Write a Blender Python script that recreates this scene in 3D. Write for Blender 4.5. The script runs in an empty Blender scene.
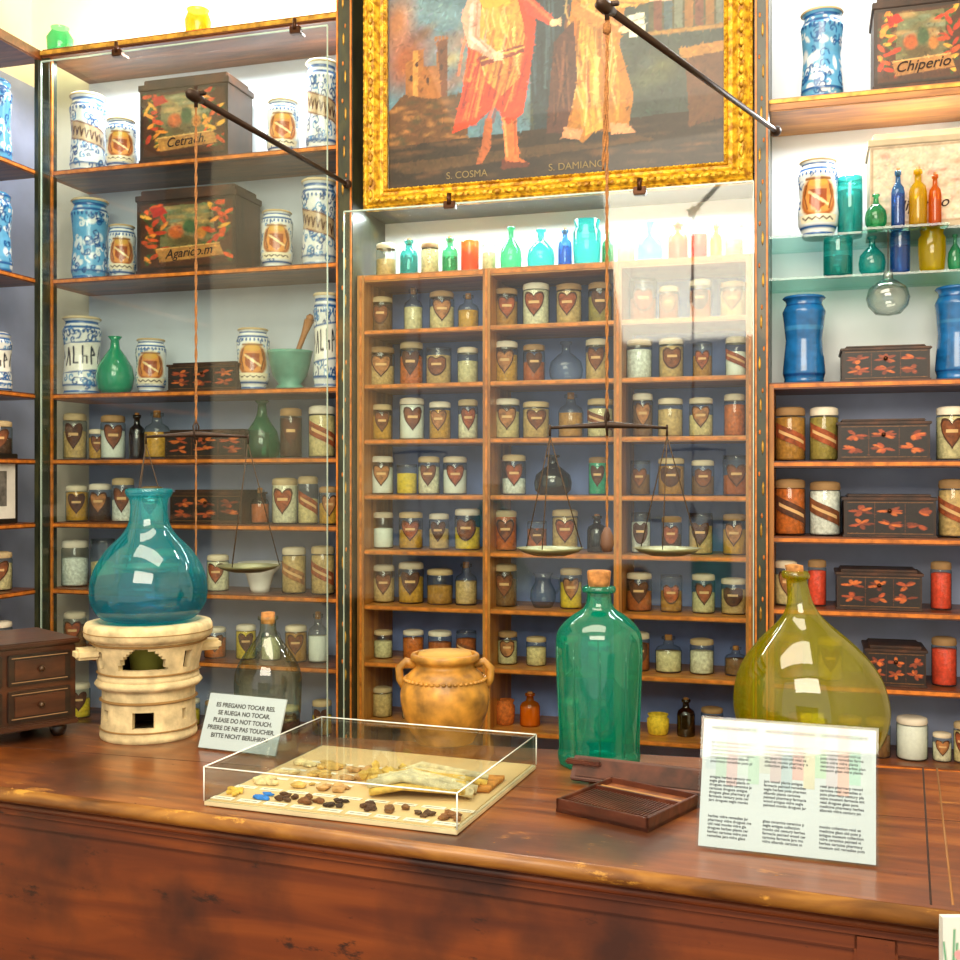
import bpy, bmesh, math, random
import numpy as np
from mathutils import Vector, Matrix

R = random.Random(7)
F = 1100.0
TH = math.radians(16.5)
CT, ST = math.cos(TH), math.sin(TH)
CZ = 1.55
COUNTER = 0.95
YF = 3.85
YO = 3.96

def ray(px, py):
    u = (px-480)/F; v = (480-py)/F
    return Vector((-ST+u*CT, CT+u*ST, v))
def on_y(px, py, Y):
    d = ray(px, py); t = Y/d.y
    return Vector((d.x*t, Y, CZ+d.z*t)), t
def on_z(px, py, Z=COUNTER):
    d = ray(px, py); t = (Z-CZ)/d.z
    return Vector((d.x*t, d.y*t, Z))
def on_d(px, py, t):
    d = ray(px, py)
    return Vector((d.x*t, d.y*t, CZ+d.z*t))
def X_at(px, Y=YF):
    return on_y(px, 480, Y)[0].x
def Z_at(px, py, Y=YF):
    return on_y(px, py, Y)[0].z

def lin(c):
    if isinstance(c, str):
        c = c.lstrip('#'); c = [int(c[i:i+2], 16)/255 for i in (0, 2, 4)]
    return tuple((x/12.92 if x <= 0.04045 else ((x+0.055)/1.055)**2.4) for x in c)

# ---------------------------------------------------------------- materials
MATS = {}
def newmat(name):
    m = bpy.data.materials.new(name); m.use_nodes = True
    nt = m.node_tree
    return m, nt, nt.nodes, nt.links, nt.nodes['Principled BSDF']

def plain(name, col, rough=0.6, metal=0.0, emis=None, es=0, var=0.12, scale=12, bump=0.0, coat=0):
    if name in MATS: return MATS[name]
    m, nt, N, L, b = newmat(name)
    c = lin(col)
    tc = N.new('ShaderNodeTexCoord'); no = N.new('ShaderNodeTexNoise')
    no.inputs['Scale'].default_value = scale; no.inputs['Detail'].default_value = 5
    L.new(tc.outputs['Object'], no.inputs['Vector'])
    cr = N.new('ShaderNodeValToRGB')
    cr.color_ramp.elements[0].position = 0.3; cr.color_ramp.elements[1].position = 0.7
    cr.color_ramp.elements[0].color = tuple(max(0, x*(1-var*1.5)) for x in c)+(1,)
    cr.color_ramp.elements[1].color = tuple(min(1, x*(1+var)) for x in c)+(1,)
    L.new(no.outputs['Fac'], cr.inputs['Fac'])
    L.new(cr.outputs['Color'], b.inputs['Base Color'])
    b.inputs['Roughness'].default_value = rough; b.inputs['Metallic'].default_value = metal
    if coat: b.inputs['Coat Weight'].default_value = coat
    if bump:
        bp = N.new('ShaderNodeBump'); bp.inputs['Strength'].default_value = bump
        bp.inputs['Distance'].default_value = 0.01
        L.new(no.outputs['Fac'], bp.inputs['Height']); L.new(bp.outputs['Normal'], b.inputs['Normal'])
    MATS[name] = m
    return m

def wood(name, c1, c2, c3, stretch=(1.2, 14, 14), rough=0.4, coat=0.2, rot=0.0, worn=None, worn2=None):
    if name in MATS: return MATS[name]
    m, nt, N, L, b = newmat(name)
    tc = N.new('ShaderNodeTexCoord'); mp = N.new('ShaderNodeMapping')
    mp.inputs['Scale'].default_value = stretch
    mp0 = N.new('ShaderNodeMapping'); mp0.inputs['Rotation'].default_value = (0, 0, rot)
    L.new(tc.outputs['Object'], mp0.inputs['Vector']); L.new(mp0.outputs['Vector'], mp.inputs['Vector'])
    n1 = N.new('ShaderNodeTexNoise'); n1.inputs['Scale'].default_value = 2.2
    n1.inputs['Detail'].default_value = 8; n1.inputs['Distortion'].default_value = 0.8
    L.new(mp.outputs['Vector'], n1.inputs['Vector'])
    cr = N.new('ShaderNodeValToRGB'); e = cr.color_ramp.elements
    e[0].position = 0.3; e[0].color = lin(c1)+(1,)
    e[1].position = 0.72; e[1].color = lin(c3)+(1,)
    k = e.new(0.5); k.color = lin(c2)+(1,)
    L.new(n1.outputs['Fac'], cr.inputs['Fac'])
    out = cr.outputs['Color']
    n2 = N.new('ShaderNodeTexNoise'); n2.inputs['Scale'].default_value = 3.0; n2.inputs['Detail'].default_value = 6
    L.new(tc.outputs['Object'], n2.inputs['Vector'])
    def over(out, col, thr, src, soft=.06):
        r2 = N.new('ShaderNodeValToRGB')
        r2.color_ramp.elements[0].position = thr; r2.color_ramp.elements[1].position = thr+soft
        L.new(src, r2.inputs['Fac'])
        mx = N.new('ShaderNodeMixRGB'); mx.inputs[2].default_value = lin(col)+(1,)
        L.new(r2.outputs['Color'], mx.inputs[0]); L.new(out, mx.inputs[1]); return mx.outputs[0]
    if worn: out = over(out, worn[0], worn[1], n2.outputs['Fac'], .14)
    if worn2:
        n3 = N.new('ShaderNodeTexNoise'); n3.inputs['Scale'].default_value = 7; n3.inputs['Detail'].default_value = 9; n3.inputs['Roughness'].default_value = .7
        mp3 = N.new('ShaderNodeMapping'); mp3.inputs['Scale'].default_value = (1, 2.5, 2.5); mp3.inputs['Location'].default_value = (3, 7, 1)
        L.new(mp0.outputs['Vector'], mp3.inputs['Vector']); L.new(mp3.outputs['Vector'], n3.inputs['Vector'])
        out = over(out, worn2[0], worn2[1], n3.outputs['Fac'])
    L.new(out, b.inputs['Base Color'])
    mr = N.new('ShaderNodeMapRange'); mr.inputs[3].default_value = rough-0.1; mr.inputs[4].default_value = rough+0.15
    L.new(n2.outputs['Fac'], mr.inputs[0]); L.new(mr.outputs[0], b.inputs['Roughness'])
    b.inputs['Coat Weight'].default_value = coat; b.inputs['Coat Roughness'].default_value = 0.15
    bp = N.new('ShaderNodeBump'); bp.inputs['Strength'].default_value = 0.25; bp.inputs['Distance'].default_value = 0.002
    L.new(n1.outputs['Fac'], bp.inputs['Height']); L.new(bp.outputs['Normal'], b.inputs['Normal'])
    MATS[name] = m
    return m

def thin_glass(name, tint, refl=0.06, edge=0.5, edgetint=None, rough=0.03):
    if name in MATS: return MATS[name]
    m, nt, N, L, b = newmat(name)
    N.remove(b); out = N['Material Output']
    tr = N.new('ShaderNodeBsdfTransparent'); gl = N.new('ShaderNodeBsdfGlossy')
    gl.inputs['Roughness'].default_value = rough
    lw = N.new('ShaderNodeLayerWeight'); lw.inputs['Blend'].default_value = 0.5
    pw = N.new('ShaderNodeMath'); pw.operation = 'POWER'; pw.inputs[1].default_value = 4
    L.new(lw.outputs['Facing'], pw.inputs[0])
    ml = N.new('ShaderNodeMath'); ml.operation = 'MULTIPLY_ADD'
    ml.inputs[1].default_value = edge; ml.inputs[2].default_value = refl
    L.new(pw.outputs[0], ml.inputs[0])
    mc = N.new('ShaderNodeMixRGB')
    t = lin(tint); et = lin(edgetint) if edgetint else tuple(x*x for x in t)
    mc.inputs[1].default_value = t+(1,); mc.inputs[2].default_value = et+(1,)
    p2 = N.new('ShaderNodeMath'); p2.operation = 'POWER'; p2.inputs[1].default_value = 2
    L.new(lw.outputs['Facing'], p2.inputs[0]); L.new(p2.outputs[0], mc.inputs[0])
    L.new(mc.outputs[0], tr.inputs['Color'])
    mx = N.new('ShaderNodeMixShader')
    L.new(ml.outputs[0], mx.inputs[0]); L.new(tr.outputs[0], mx.inputs[1]); L.new(gl.outputs[0], mx.inputs[2])
    L.new(mx.outputs[0], out.inputs['Surface'])
    MATS[name] = m
    return m

def milky_glass(name, tint, dens=0.25, refl=.07, edgetint=None, body=None, edge=.5):
    """coloured antique glass: thin transparent wall with a little translucent body colour"""
    if name in MATS: return MATS[name]
    m = thin_glass(name, tint, refl, edge, edgetint)
    nt = m.node_tree; N = nt.nodes; L = nt.links; out = N['Material Output']
    src = out.inputs['Surface'].links[0].from_socket
    tl = N.new('ShaderNodeBsdfTranslucent'); df = N.new('ShaderNodeBsdfDiffuse')
    c = lin(body or edgetint or tint)
    tl.inputs['Color'].default_value = tuple(min(1, x*1.2) for x in c)+(1,); df.inputs['Color'].default_value = c+(1,)
    m1 = N.new('ShaderNodeMixShader'); L.new(tl.outputs[0], m1.inputs[1]); L.new(df.outputs[0], m1.inputs[2])
    m2 = N.new('ShaderNodeMixShader'); m2.inputs[0].default_value = dens
    L.new(src, m2.inputs[1]); L.new(m1.outputs[0], m2.inputs[2]); L.new(m2.outputs[0], out.inputs['Surface'])
    return m

def painted(name='painted_surface', rough=0.35, coat=0.2, gain=1.0):
    if name in MATS: return MATS[name]
    m, nt, N, L, b = newmat(name)
    a = N.new('ShaderNodeVertexColor'); a.layer_name = 'Col'
    L.new(a.outputs['Color'], b.inputs['Base Color'])
    b.inputs['Roughness'].default_value = rough; b.inputs['Coat Weight'].default_value = coat
    MATS[name] = m
    return m

# ---------------------------------------------------------------- mesh builder
class MB:
    def __init__(s):
        s.v = []; s.f = []; s.m = []; s.sm = []; s.c = []; s.mats = []
    def mi(s, m):
        if m not in s.mats: s.mats.append(m)
        return s.mats.index(m)
    def add(s, vs, fs, mat, smooth=False, M=None, cols=None):
        o = len(s.v); k = s.mi(mat)
        if M is not None: vs = [tuple(M @ Vector(v)) for v in vs]
        s.v.extend([tuple(v) for v in vs]); s.c.extend(cols if cols is not None else [(1, 1, 1)]*len(vs))
        for f in fs:
            s.f.append(tuple(i+o for i in f)); s.m.append(k); s.sm.append(smooth)
    def box(s, x0, x1, y0, y1, z0, z1, mat, M=None, ch=0.0):
        if ch > 0:
            bm = bmesh.new(); bmesh.ops.create_cube(bm, size=1)
            for v in bm.verts:
                v.co = Vector(((x0+x1)/2+v.co.x*(x1-x0), (y0+y1)/2+v.co.y*(y1-y0), (z0+z1)/2+v.co.z*(z1-z0)))
            bmesh.ops.bevel(bm, geom=list(bm.edges), offset=ch, segments=2, affect='EDGES')
            bm.verts.index_update()
            s.add([v.co[:] for v in bm.verts], [[v.index for v in f.verts] for f in bm.faces], mat, False, M)
            bm.free(); return
        vs = [(x0, y0, z0), (x1, y0, z0), (x1, y1, z0), (x0, y1, z0), (x0, y0, z1), (x1, y0, z1), (x1, y1, z1), (x0, y1, z1)]
        s.add(vs, [(0, 3, 2, 1), (4, 5, 6, 7), (0, 1, 5, 4), (1, 2, 6, 5), (2, 3, 7, 6), (3, 0, 4, 7)], mat, False, M)
    def lathe(s, prof, mat, seg=28, M=None, canvas=None, smooth=True, warp=None):
        if canvas is not None:
            seg = canvas.a.shape[1]; H = canvas.a.shape[0]
            P = np.array(prof, float); d = np.r_[0, np.cumsum(np.hypot(*np.diff(P, axis=0).T))]
            q = np.linspace(0, d[-1], H); prof = list(zip(np.interp(q, d, P[:, 0]), np.interp(q, d, P[:, 1])))
            zt = max(p[1] for p in prof); zb = min(p[1] for p in prof)
        vs = []; cols = []; rings = []
        for (r, z) in prof:
            if r < 1e-6:
                rings.append([len(vs)]); vs.append((0, 0, z)); cols.append((1, 1, 1) if canvas is None else tuple(canvas.a[0, 0]))
            else:
                g = []
                for j in range(seg):
                    t = -math.pi+2*math.pi*j/seg
                    g.append(len(vs)); vs.append((r*math.sin(t), -r*math.cos(t), z))
                    if canvas is None: cols.append((1, 1, 1))
                    else:
                        row = int(round((1-(z-zb)/(zt-zb+1e-9))*(canvas.a.shape[0]-1)))
                        cols.append(tuple(canvas.a[row, j]))
                rings.append(g)
        fs = []
        for a, b in zip(rings[:-1], rings[1:]):
            if len(a) == 1 and len(b) == 1: continue
            for j in range(seg):
                k = (j+1) % seg
                if len(a) == 1: fs.append((a[0], b[k], b[j]))
                elif len(b) == 1: fs.append((a[j], a[k], b[0]))
                else: fs.append((a[j], a[k], b[k], b[j]))
        if warp: vs = [warp(v) for v in vs]
        s.add(vs, fs, mat, smooth, M, cols)
    def tube(s, pts, r, mat, seg=8, smooth=True):
        pts = [Vector(p) for p in pts]; vs = []; fs = []
        n = len(pts); rr = r if isinstance(r, (list, tuple)) else [r]*n
        up = None
        for i, p in enumerate(pts):
            d = (pts[min(i+1, n-1)]-pts[max(i-1, 0)]).normalized()
            if up is None:
                up = Vector((0, 0, 1)) if abs(d.z) < 0.9 else Vector((1, 0, 0))
            a = (up-d*up.dot(d)).normalized(); up = a; b = d.cross(a)
            for j in range(seg):
                t = 2*math.pi*j/seg
                vs.append(p+(a*math.cos(t)+b*math.sin(t))*rr[i])
        for i in range(n-1):
            for j in range(seg):
                k = (j+1) % seg
                fs.append((i*seg+j, i*seg+k, (i+1)*seg+k, (i+1)*seg+j))
        fs.append(tuple(range(seg))[::-1]); fs.append(tuple((n-1)*seg+j for j in range(seg)))
        s.add(vs, fs, mat, smooth)
    def ball(s, c, rad, mat, noise=0.0, sub=2):
        bm = bmesh.new(); bmesh.ops.create_icosphere(bm, subdivisions=sub, radius=1)
        rad = rad if isinstance(rad, (tuple, list)) else (rad,)*3
        vs = []
        for v in bm.verts:
            k = 1+noise*(R.random()-0.5)
            vs.append((c[0]+v.co.x*rad[0]*k, c[1]+v.co.y*rad[1]*k, c[2]+v.co.z*rad[2]*k))
        bm.verts.index_update()
        s.add(vs, [[v.index for v in f.verts] for f in bm.faces], mat, noise < 0.2); bm.free()
    def rope(s, a, b, r, mat, turns=None):
        a = Vector(a); b = Vector(b); d = b-a; n = max(12, int(d.length/0.012))
        dn = d.normalized(); u = dn.orthogonal().normalized(); w = dn.cross(u)
        for ph in (0, math.pi):
            s.tube([a+d*(i/n)+(u*math.cos(i*0.9+ph)+w*math.sin(i*0.9+ph))*r*0.55 for i in range(n+1)], r*0.6, mat, 5)
    def grid(s, canvas, P0, U, V, mat):
        A = canvas.a; H, W = A.shape[:2]
        P0 = Vector(P0); U = Vector(U); V = Vector(V)
        us = np.linspace(0, 1, W); vv = np.linspace(0, 1, H)
        UU, VV = np.meshgrid(us, vv)
        P = np.array(P0)[None, None]+UU[..., None]*np.array(U)+VV[..., None]*np.array(V)
        vs = [tuple(x) for x in P.reshape(-1, 3)]
        idx = np.arange(H*W).reshape(H, W)
        fs = np.stack([idx[1:, :-1], idx[1:, 1:], idx[:-1, 1:], idx[:-1, :-1]], -1).reshape(-1, 4).tolist()
        s.add(vs, fs, mat, False, None, [tuple(x) for x in A.reshape(-1, 3)])
    def obj(s, name, loc=(0, 0, 0), rz=0.0, parent=None, rot=None):
        me = bpy.data.meshes.new(name)
        me.from_pydata(s.v, [], s.f)
        for m in s.mats: me.materials.append(m)
        me.polygons.foreach_set('material_index', s.m)
        me.polygons.foreach_set('use_smooth', s.sm)
        ca = me.color_attributes.new('Col', 'FLOAT_COLOR', 'POINT')
        arr = np.ones((len(s.v), 4), np.float32); arr[:, :3] = np.array(s.c, np.float32)
        ca.data.foreach_set('color', arr.ravel())
        me.update()
        o = bpy.data.objects.new(name, me); bpy.context.collection.objects.link(o)
        o.location = loc; o.rotation_euler = rot if rot else (0, 0, rz)
        if parent: o.parent = parent
        return o

def text(name, body, M, size, mat, parent=None, align='CENTER', extrude=0.0002, shear=0.0, spacing=1.0, bold=0.0):
    cu = bpy.data.curves.new(name, 'FONT'); cu.body = body; cu.size = size; cu.align_x = align; cu.align_y = 'CENTER'
    cu.extrude = extrude; cu.shear = shear; cu.space_line = spacing; cu.offset = bold
    cu.materials.append(mat)
    o = bpy.data.objects.new(name, cu); bpy.context.collection.objects.link(o)
    if parent:
        o.parent = parent; o.matrix_parent_inverse = parent.matrix_world.inverted()
    o.matrix_world = M
    return o

# ---------------------------------------------------------------- painter canvas
class Canvas:
    def __init__(s, w, h, bg, ox=0, oy=0, scale=1.0):
        s.w, s.h = int(w*scale), int(h*scale); s.a = np.zeros((s.h, s.w, 3)); s.a[:] = lin(bg)
        s.X, s.Y = np.meshgrid(np.arange(s.w)/scale+ox, np.arange(s.h)/scale+oy); s.sc = scale; s.ox = ox; s.oy = oy
    def blend(s, mask, col):
        c = np.array(lin(col)); s.a = s.a*(1-mask[..., None])+c*mask[..., None]
    def ell(s, cx, cy, rx, ry, col, soft=0.15, op=1.0, rot=0):
        c, sn = math.cos(rot), math.sin(rot)
        dx = s.X-cx; dy = s.Y-cy
        d = np.sqrt(((dx*c+dy*sn)/rx)**2+((-dx*sn+dy*c)/ry)**2)
        s.blend(np.clip((1-d)/soft, 0, 1)*op, col)
    def poly(s, pts, col, op=1.0):
        ins = np.zeros(s.X.shape, bool); n = len(pts)
        for i in range(n):
            x1, y1 = pts[i]; x2, y2 = pts[(i+1) % n]
            if y1 == y2: continue
            cond = ((y1 > s.Y) != (y2 > s.Y)) & (s.X < (x2-x1)*(s.Y-y1)/(y2-y1)+x1)
            ins ^= cond
        s.blend(ins*op, col)
    def line(s, pts, w, col, op=1.0):
        D = np.full(s.X.shape, 1e9)
        for (x1, y1), (x2, y2) in zip(pts[:-1], pts[1:]):
            dx, dy = x2-x1, y2-y1; L = dx*dx+dy*dy+1e-9
            t = np.clip(((s.X-x1)*dx+(s.Y-y1)*dy)/L, 0, 1)
            D = np.minimum(D, np.hypot(s.X-x1-t*dx, s.Y-y1-t*dy))
        s.blend(np.clip((w/2-D)*s.sc+0.5, 0, 1)*op, col)
    def brush(s, n, ln=9, w=3, jit=.35, seed=1):
        rg = np.random.RandomState(seed)
        for _ in range(n):
            cx = rg.randint(2, s.w-2); cy = rg.randint(2, s.h-2); L_ = int(ln*s.sc)+3
            x0, x1, y0, y1 = max(0, cx-L_), min(s.w, cx+L_), max(0, cy-L_), min(s.h, cy+L_)
            col = s.a[cy, cx]*(1+jit*rg.randn())*(1+.08*rg.randn(3)); col = np.clip(col, 0, 1)
            a = rg.rand()*3.14; xx, yy = np.meshgrid(np.arange(x0, x1)-cx, np.arange(y0, y1)-cy)
            u = xx*math.cos(a)+yy*math.sin(a); v = -xx*math.sin(a)+yy*math.cos(a)
            d = np.sqrt((u/(ln*s.sc*.5))**2+(v/(w*s.sc*.5))**2)
            m = np.clip((1-d)*2.5, 0, 1)[..., None]*.7
            s.a[y0:y1, x0:x1] = s.a[y0:y1, x0:x1]*(1-m)+col*m
    def noise(s, amt, k=4, seed=0):
        rg = np.random.RandomState(seed); n = np.zeros(s.X.shape)
        for o in (k, k*3, k*8):
            g = rg.rand(o+2, o+2); yi = np.linspace(0, o, s.h); xi = np.linspace(0, o, s.w)
            y0 = yi.astype(int); x0 = xi.astype(int); fy = (yi-y0)[:, None]; fx = (xi-x0)[None]
            n += ((g[y0][:, x0]*(1-fx)+g[y0][:, x0+1]*fx)*(1-fy)+(g[y0+1][:, x0]*(1-fx)+g[y0+1][:, x0+1]*fx)*fy-0.5)
        s.a = np.clip(s.a*(1+amt*n[..., None]), 0, 1)

def curl(c, x, y, r, w, col, d=1):
    a0 = R.random()*6.28
    c.line([(x+r*(1-i/9)*math.cos(a0+d*i*0.75), y+r*(1-i/9)*math.sin(a0+d*i*0.75)) for i in range(9)], w, col)

PAINT = painted('majolica_paint', 0.22, 0.4)
OILP = painted('oil_paint', 0.42, 0.15)
BOXP = painted('box_paint', 0.45, 0.1)

def albarello_canvas(kind):
    W, H = 104, 72; SC = 1.3
    if kind == 'cobalt':
        c = Canvas(W, H, '#1b68aa')
        for y in (6, 64): c.poly([(0, y-1), (W, y-1), (W, y+1), (0, y+1)], '#0d4484')
        c.poly([(0, 24), (W, 24), (W, 27), (0, 27)], '#4494cc', .6)
        c.noise(0.4, 4, R.randint(0, 999)); return c
    c = Canvas(W, H, '#e6ebec', scale=SC)
    B = '#1d5a9e'; B2 = '#4a8cc4'
    if kind == 'blue':
        c = Canvas(W, H, '#5fa8d8', scale=SC)
        for i in range(45): c.ell(R.random()*W, R.random()*H, 3+R.random()*4, 2+R.random()*3, '#eaf2f6', .4, .9, R.random()*3)
        for i in range(95): curl(c, R.random()*W, 8+R.random()*56, 2+R.random()*4, 1.3, R.choice([B, B, '#eef6fa', '#0f4587']), R.choice([1, -1]))
    elif kind == 'crest':
        for i in range(60): curl(c, R.random()*W, 12+R.random()*50, 2+R.random()*3, 1.2, R.choice([B2, B]), R.choice([1, -1]))
    else:
        for i in range(150): curl(c, R.random()*W, 8+R.random()*56, 2+R.random()*3.5, 1.3, R.choice([B, B2, '#2c4a80']), R.choice([1, -1]))
    for y in (3, 8, 62, 68):
        c.line([(0, y), (W, y)], 2.2, B if kind != 'scroll' else '#3f669e')
    for k in range(26): c.ell(k*4+2, 12, 1.4, 2.2, B, .5)
    if kind == 'crest':
        c.ell(52, 36, 19, 22, '#e8d8b8', .1); c.ell(52, 36, 17, 20, '#a8602a', .1); c.ell(52, 35, 14, 17, '#dc9248', .1)
        c.poly([(44, 28), (60, 28), (60, 40), (52, 49), (44, 40)], '#9c4c24')
        c.line([(44, 30), (60, 42)], 2.4, '#f0d6a0'); c.ell(52, 22, 9, 4, '#d9a544'); c.line([(42, 18), (62, 18)], 2.4, '#8a5a28')
        for sx in (-1, 1): c.line([(52+sx*10, 24), (52+sx*13, 34), (52+sx*9, 46)], 1.6, '#7a4420')
        c.poly([(34, 51), (70, 51), (68, 59), (36, 59)], '#efe5c8')
        c.line([(38+i*3, 55+(i % 2)*2-1) for i in range(10)], 1.2, '#3a2a22')
    if kind == 'scroll':
        c.poly([(20, 20), (84, 34), (84, 50), (20, 36)], '#c0a684')
        c.line([(20, 20), (84, 34)], 1.2, '#7a4a34'); c.line([(20, 36), (84, 50)], 1.2, '#7a4a34')
        for i in range(11):
            x = 24+i*5.2; y = 29+i*1.25
            c.line([(x, y-4), (x+1.5, y+4), (x+3.2, y-2)], 1.5, '#4a2418')
    if kind == 'text':
        c.poly([(18, 25), (86, 19), (86, 46), (18, 52)], '#f1f0e8')
        c.line([(18, 25), (86, 19)], 1.2, B); c.line([(18, 52), (86, 46)], 1.2, B)
        for i in range(6):
            x = 28+i*8.5; y = 37-i*0.7
            pts = [[(x, y+8), (x, y-8), (x+4, y-1), (x, y)], [(x, y+7), (x+3, y-8), (x+5, y+7)], [(x, y-9), (x, y+6), (x+4, y+6)],
                   [(x, y+6), (x, y-9), (x, y), (x+4, y), (x+4, y+6)]][i % 4]
            c.line(pts, 1.9, '#1a1c30')
    c.noise(0.15, 4, R.randint(0, 999))
    return c

def albarello(name, px, z, wpx, hpx, kind, Y=YO, waist=0.86):
    t = Y/ray(px, 480).y; s = t/F; r = wpx/2*s; h = hpx*s
    x = X_at(px, Y)
    rim = plain('clay_cream', '#d8c6a0', .6)
    mb = MB()
    if kind == 'crest':
        prof = [(0, 0), (r*.72, 0), (r*.8, h*.03), (r*.78, h*.07), (r*.95, h*.16), (r, h*.3), (r*.9, h*.5), (r*.96, h*.68), (r*.98, h*.78), (r*.86, h*.86), (r*.78, h*.9), (r*.84, h*.94)]
    else:
        prof = [(0, 0), (r*.85, 0), (r*.93, h*.02), (r*.9, h*.06), (r*.98, h*.12), (r*.96, h*.2), (r*waist, h*.5), (r*.96, h*.76), (r, h*.82), (r*.84, h*.9), (r*.82, h*.93), (r*.92, h*.965)]
    mb.lathe(prof, PAINT, canvas=albarello_canvas(kind))
    zt = prof[-1][1]; rt = prof[-1][0]
    capm = plain('parchment_cap', '#cdb48a', .8, bump=.3) if kind == 'crest' else rim if kind != 'cobalt' else plain('cobalt_rim', '#1b63a4', .25)
    mb.lathe([(rt*1.02, zt-.001), (rt*1.08, zt+h*.012), (rt*1.0, zt+h*.03), (rt*.7, zt+h*.035), (0, zt+h*.04)], capm, 28)
    return mb.obj(name, (x, Y, z+0.0005), math.atan2(-x, Y)*0.9)

# ---------------------------------------------------------------- common materials
WD_SHELF = wood('cabinet_wood', '#462110', '#6c3a1a', '#8c5028', (1.5, 12, 12), .4, .2)
WD_CEN = wood('centre_cabinet_wood', '#8c5220', '#b0722e', '#cc8e40', (1.5, 12, 12), .4, .2)
WD_CENV = wood('centre_upright_wood', '#8c5220', '#b0722e', '#cc8e40', (12, 12, 1.2), .4, .2)
WD_DARK = wood('painted_pillar_wood', '#161b12', '#2a301e', '#444426', (8, 8, 3), .4, .3, worn=('#7a5e26', .6))
TRIM_O = plain('orange_trim', '#d67c2a', .45, var=.3, scale=30)
GOLDT = plain('gilt_trim', '#c9983a', .35, .3, var=.4, scale=30)
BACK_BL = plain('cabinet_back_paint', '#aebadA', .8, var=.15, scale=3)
BACK_LT = plain('lit_upper_back_paint', '#d6dfea', .8, var=.08, scale=3)  # paler copy of the back paint, lit look put into the colour
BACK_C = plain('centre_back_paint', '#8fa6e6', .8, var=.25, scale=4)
BACK_W = plain('lit_back_paint', '#ecf2f6', .8, var=.04, scale=3)  # near-white copy for strongly lit panels, brightness put into the colour
GL = thin_glass('jar_glass', '#f6faf8', .05, .4, '#b6c8c2')
GLG = milky_glass('green_vessel_glass', '#90e4bc', .22, .08, '#22a87c')
GLT = milky_glass('turquoise_vessel_glass', '#84e6e0', .22, .08, '#20b0b0')
GLB = milky_glass('blue_vessel_glass', '#80c8f4', .2, .08, '#3a80c8')
GLY = milky_glass('yellow_vessel_glass', '#fbf050', .35, .08, '#e0c010')
GLO = milky_glass('amber_vessel_glass', '#fcb850', .35, .08, '#e0801c')
GLR = milky_glass('red_vessel_glass', '#fc8258', .4, .08, '#e0481c')
GLK = thin_glass('smoky_vessel_glass', '#6a7065', .1, .5, '#20241c')
LABELS = [plain('label_brown', '#7f4826', .7, var=.35, scale=60), plain('label_rust', '#9a4c26', .7, var=.35, scale=60), plain('label_dark', '#5a3420', .7, var=.35, scale=60), plain('label_tan', '#a87040', .7, var=.35, scale=60)]
LABE = plain('label_border', '#4a2a18', .7)
LABL = plain('label_ink', '#d8b078', .7)
LIDS = [plain('lid_paper', '#efe6d2', .8, bump=.3), plain('lid_paper_b', '#e4d6ba', .8, bump=.3), plain('lid_cloth', '#d0b88c', .8, bump=.3), plain('lid_brown', '#a88458', .8, bump=.3)]
CONT = [plain('content_'+str(i), c, .85, var=.22, scale=90, bump=.4) for i, c in enumerate(
    ['#d2ac70', '#b88034', '#7f5630', '#ece0c2', '#e0c890', '#4a3020', '#a08a40', '#d09830', '#eaece4', '#b45c28', '#d8c898', '#70603c'])]
CW = [0, 1, 3, 4, 4, 10, 8, 0, 7, 6, 2, 9, 0, 1, 7, 5, 10, 2, 9]
C_RED = plain('content_red', '#e4482c', .8, var=.2, scale=90)
C_ORG = plain('content_orange', '#cc6820', .8, var=.3, scale=90)
C_YEL = plain('content_yellow', '#e8c430', .8, var=.2, scale=90)
C_GRN = plain('content_green', '#20a880', .8, var=.2, scale=90)
C_WHT = plain('content_white', '#f0f0e8', .8, var=.04, scale=90)
CORK = plain('cork', '#b07840', .85, var=.35, scale=70, bump=.5)

def heart(mb, r, zc, wa, hz, mat):
    n = 8; vs = []; fs = []
    for i in range(-n, n+1):
        a = i/n*0.999; th = a*wa
        b = abs(a)**0.66*0.75
        q = math.sqrt(max(0, 1-a*a))
        for y in (b-q, b+q*0.75):
            vs.append((r*math.sin(th), -r*math.cos(th), zc+hz*(y-0.1)))
    for i in range(2*n): fs.append((2*i, 2*i+2, 2*i+3, 2*i+1))
    mb.add(vs, fs, mat)
def shield(mb, r, zc, wa, hz, mat):
    n = 8; vs = []; fs = []
    for i in range(-n, n+1):
        a = i/n*0.999; th = a*wa
        for y in (-1+.9*abs(a)**2.2, .85-.12*math.cos(a*6)):
            vs.append((r*math.sin(th), -r*math.cos(th), zc+hz*y))
    for i in range(2*n): fs.append((2*i, 2*i+2, 2*i+3, 2*i+1))
    mb.add(vs, fs, mat)
def band(mb, r, zc, k, w, mat, a0=-1.2, a1=1.2):
    n = 12; vs = []; fs = []
    for i in range(n+1):
        th = a0+(a1-a0)*i/n; z = zc-k*th
        vs += [(r*math.sin(th), -r*math.cos(th), z-w), (r*math.sin(th), -r*math.cos(th), z+w)]
    for i in range(n): fs.append((2*i, 2*i+2, 2*i+3, 2*i+1))
    mb.add(vs, fs, mat)

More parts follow.
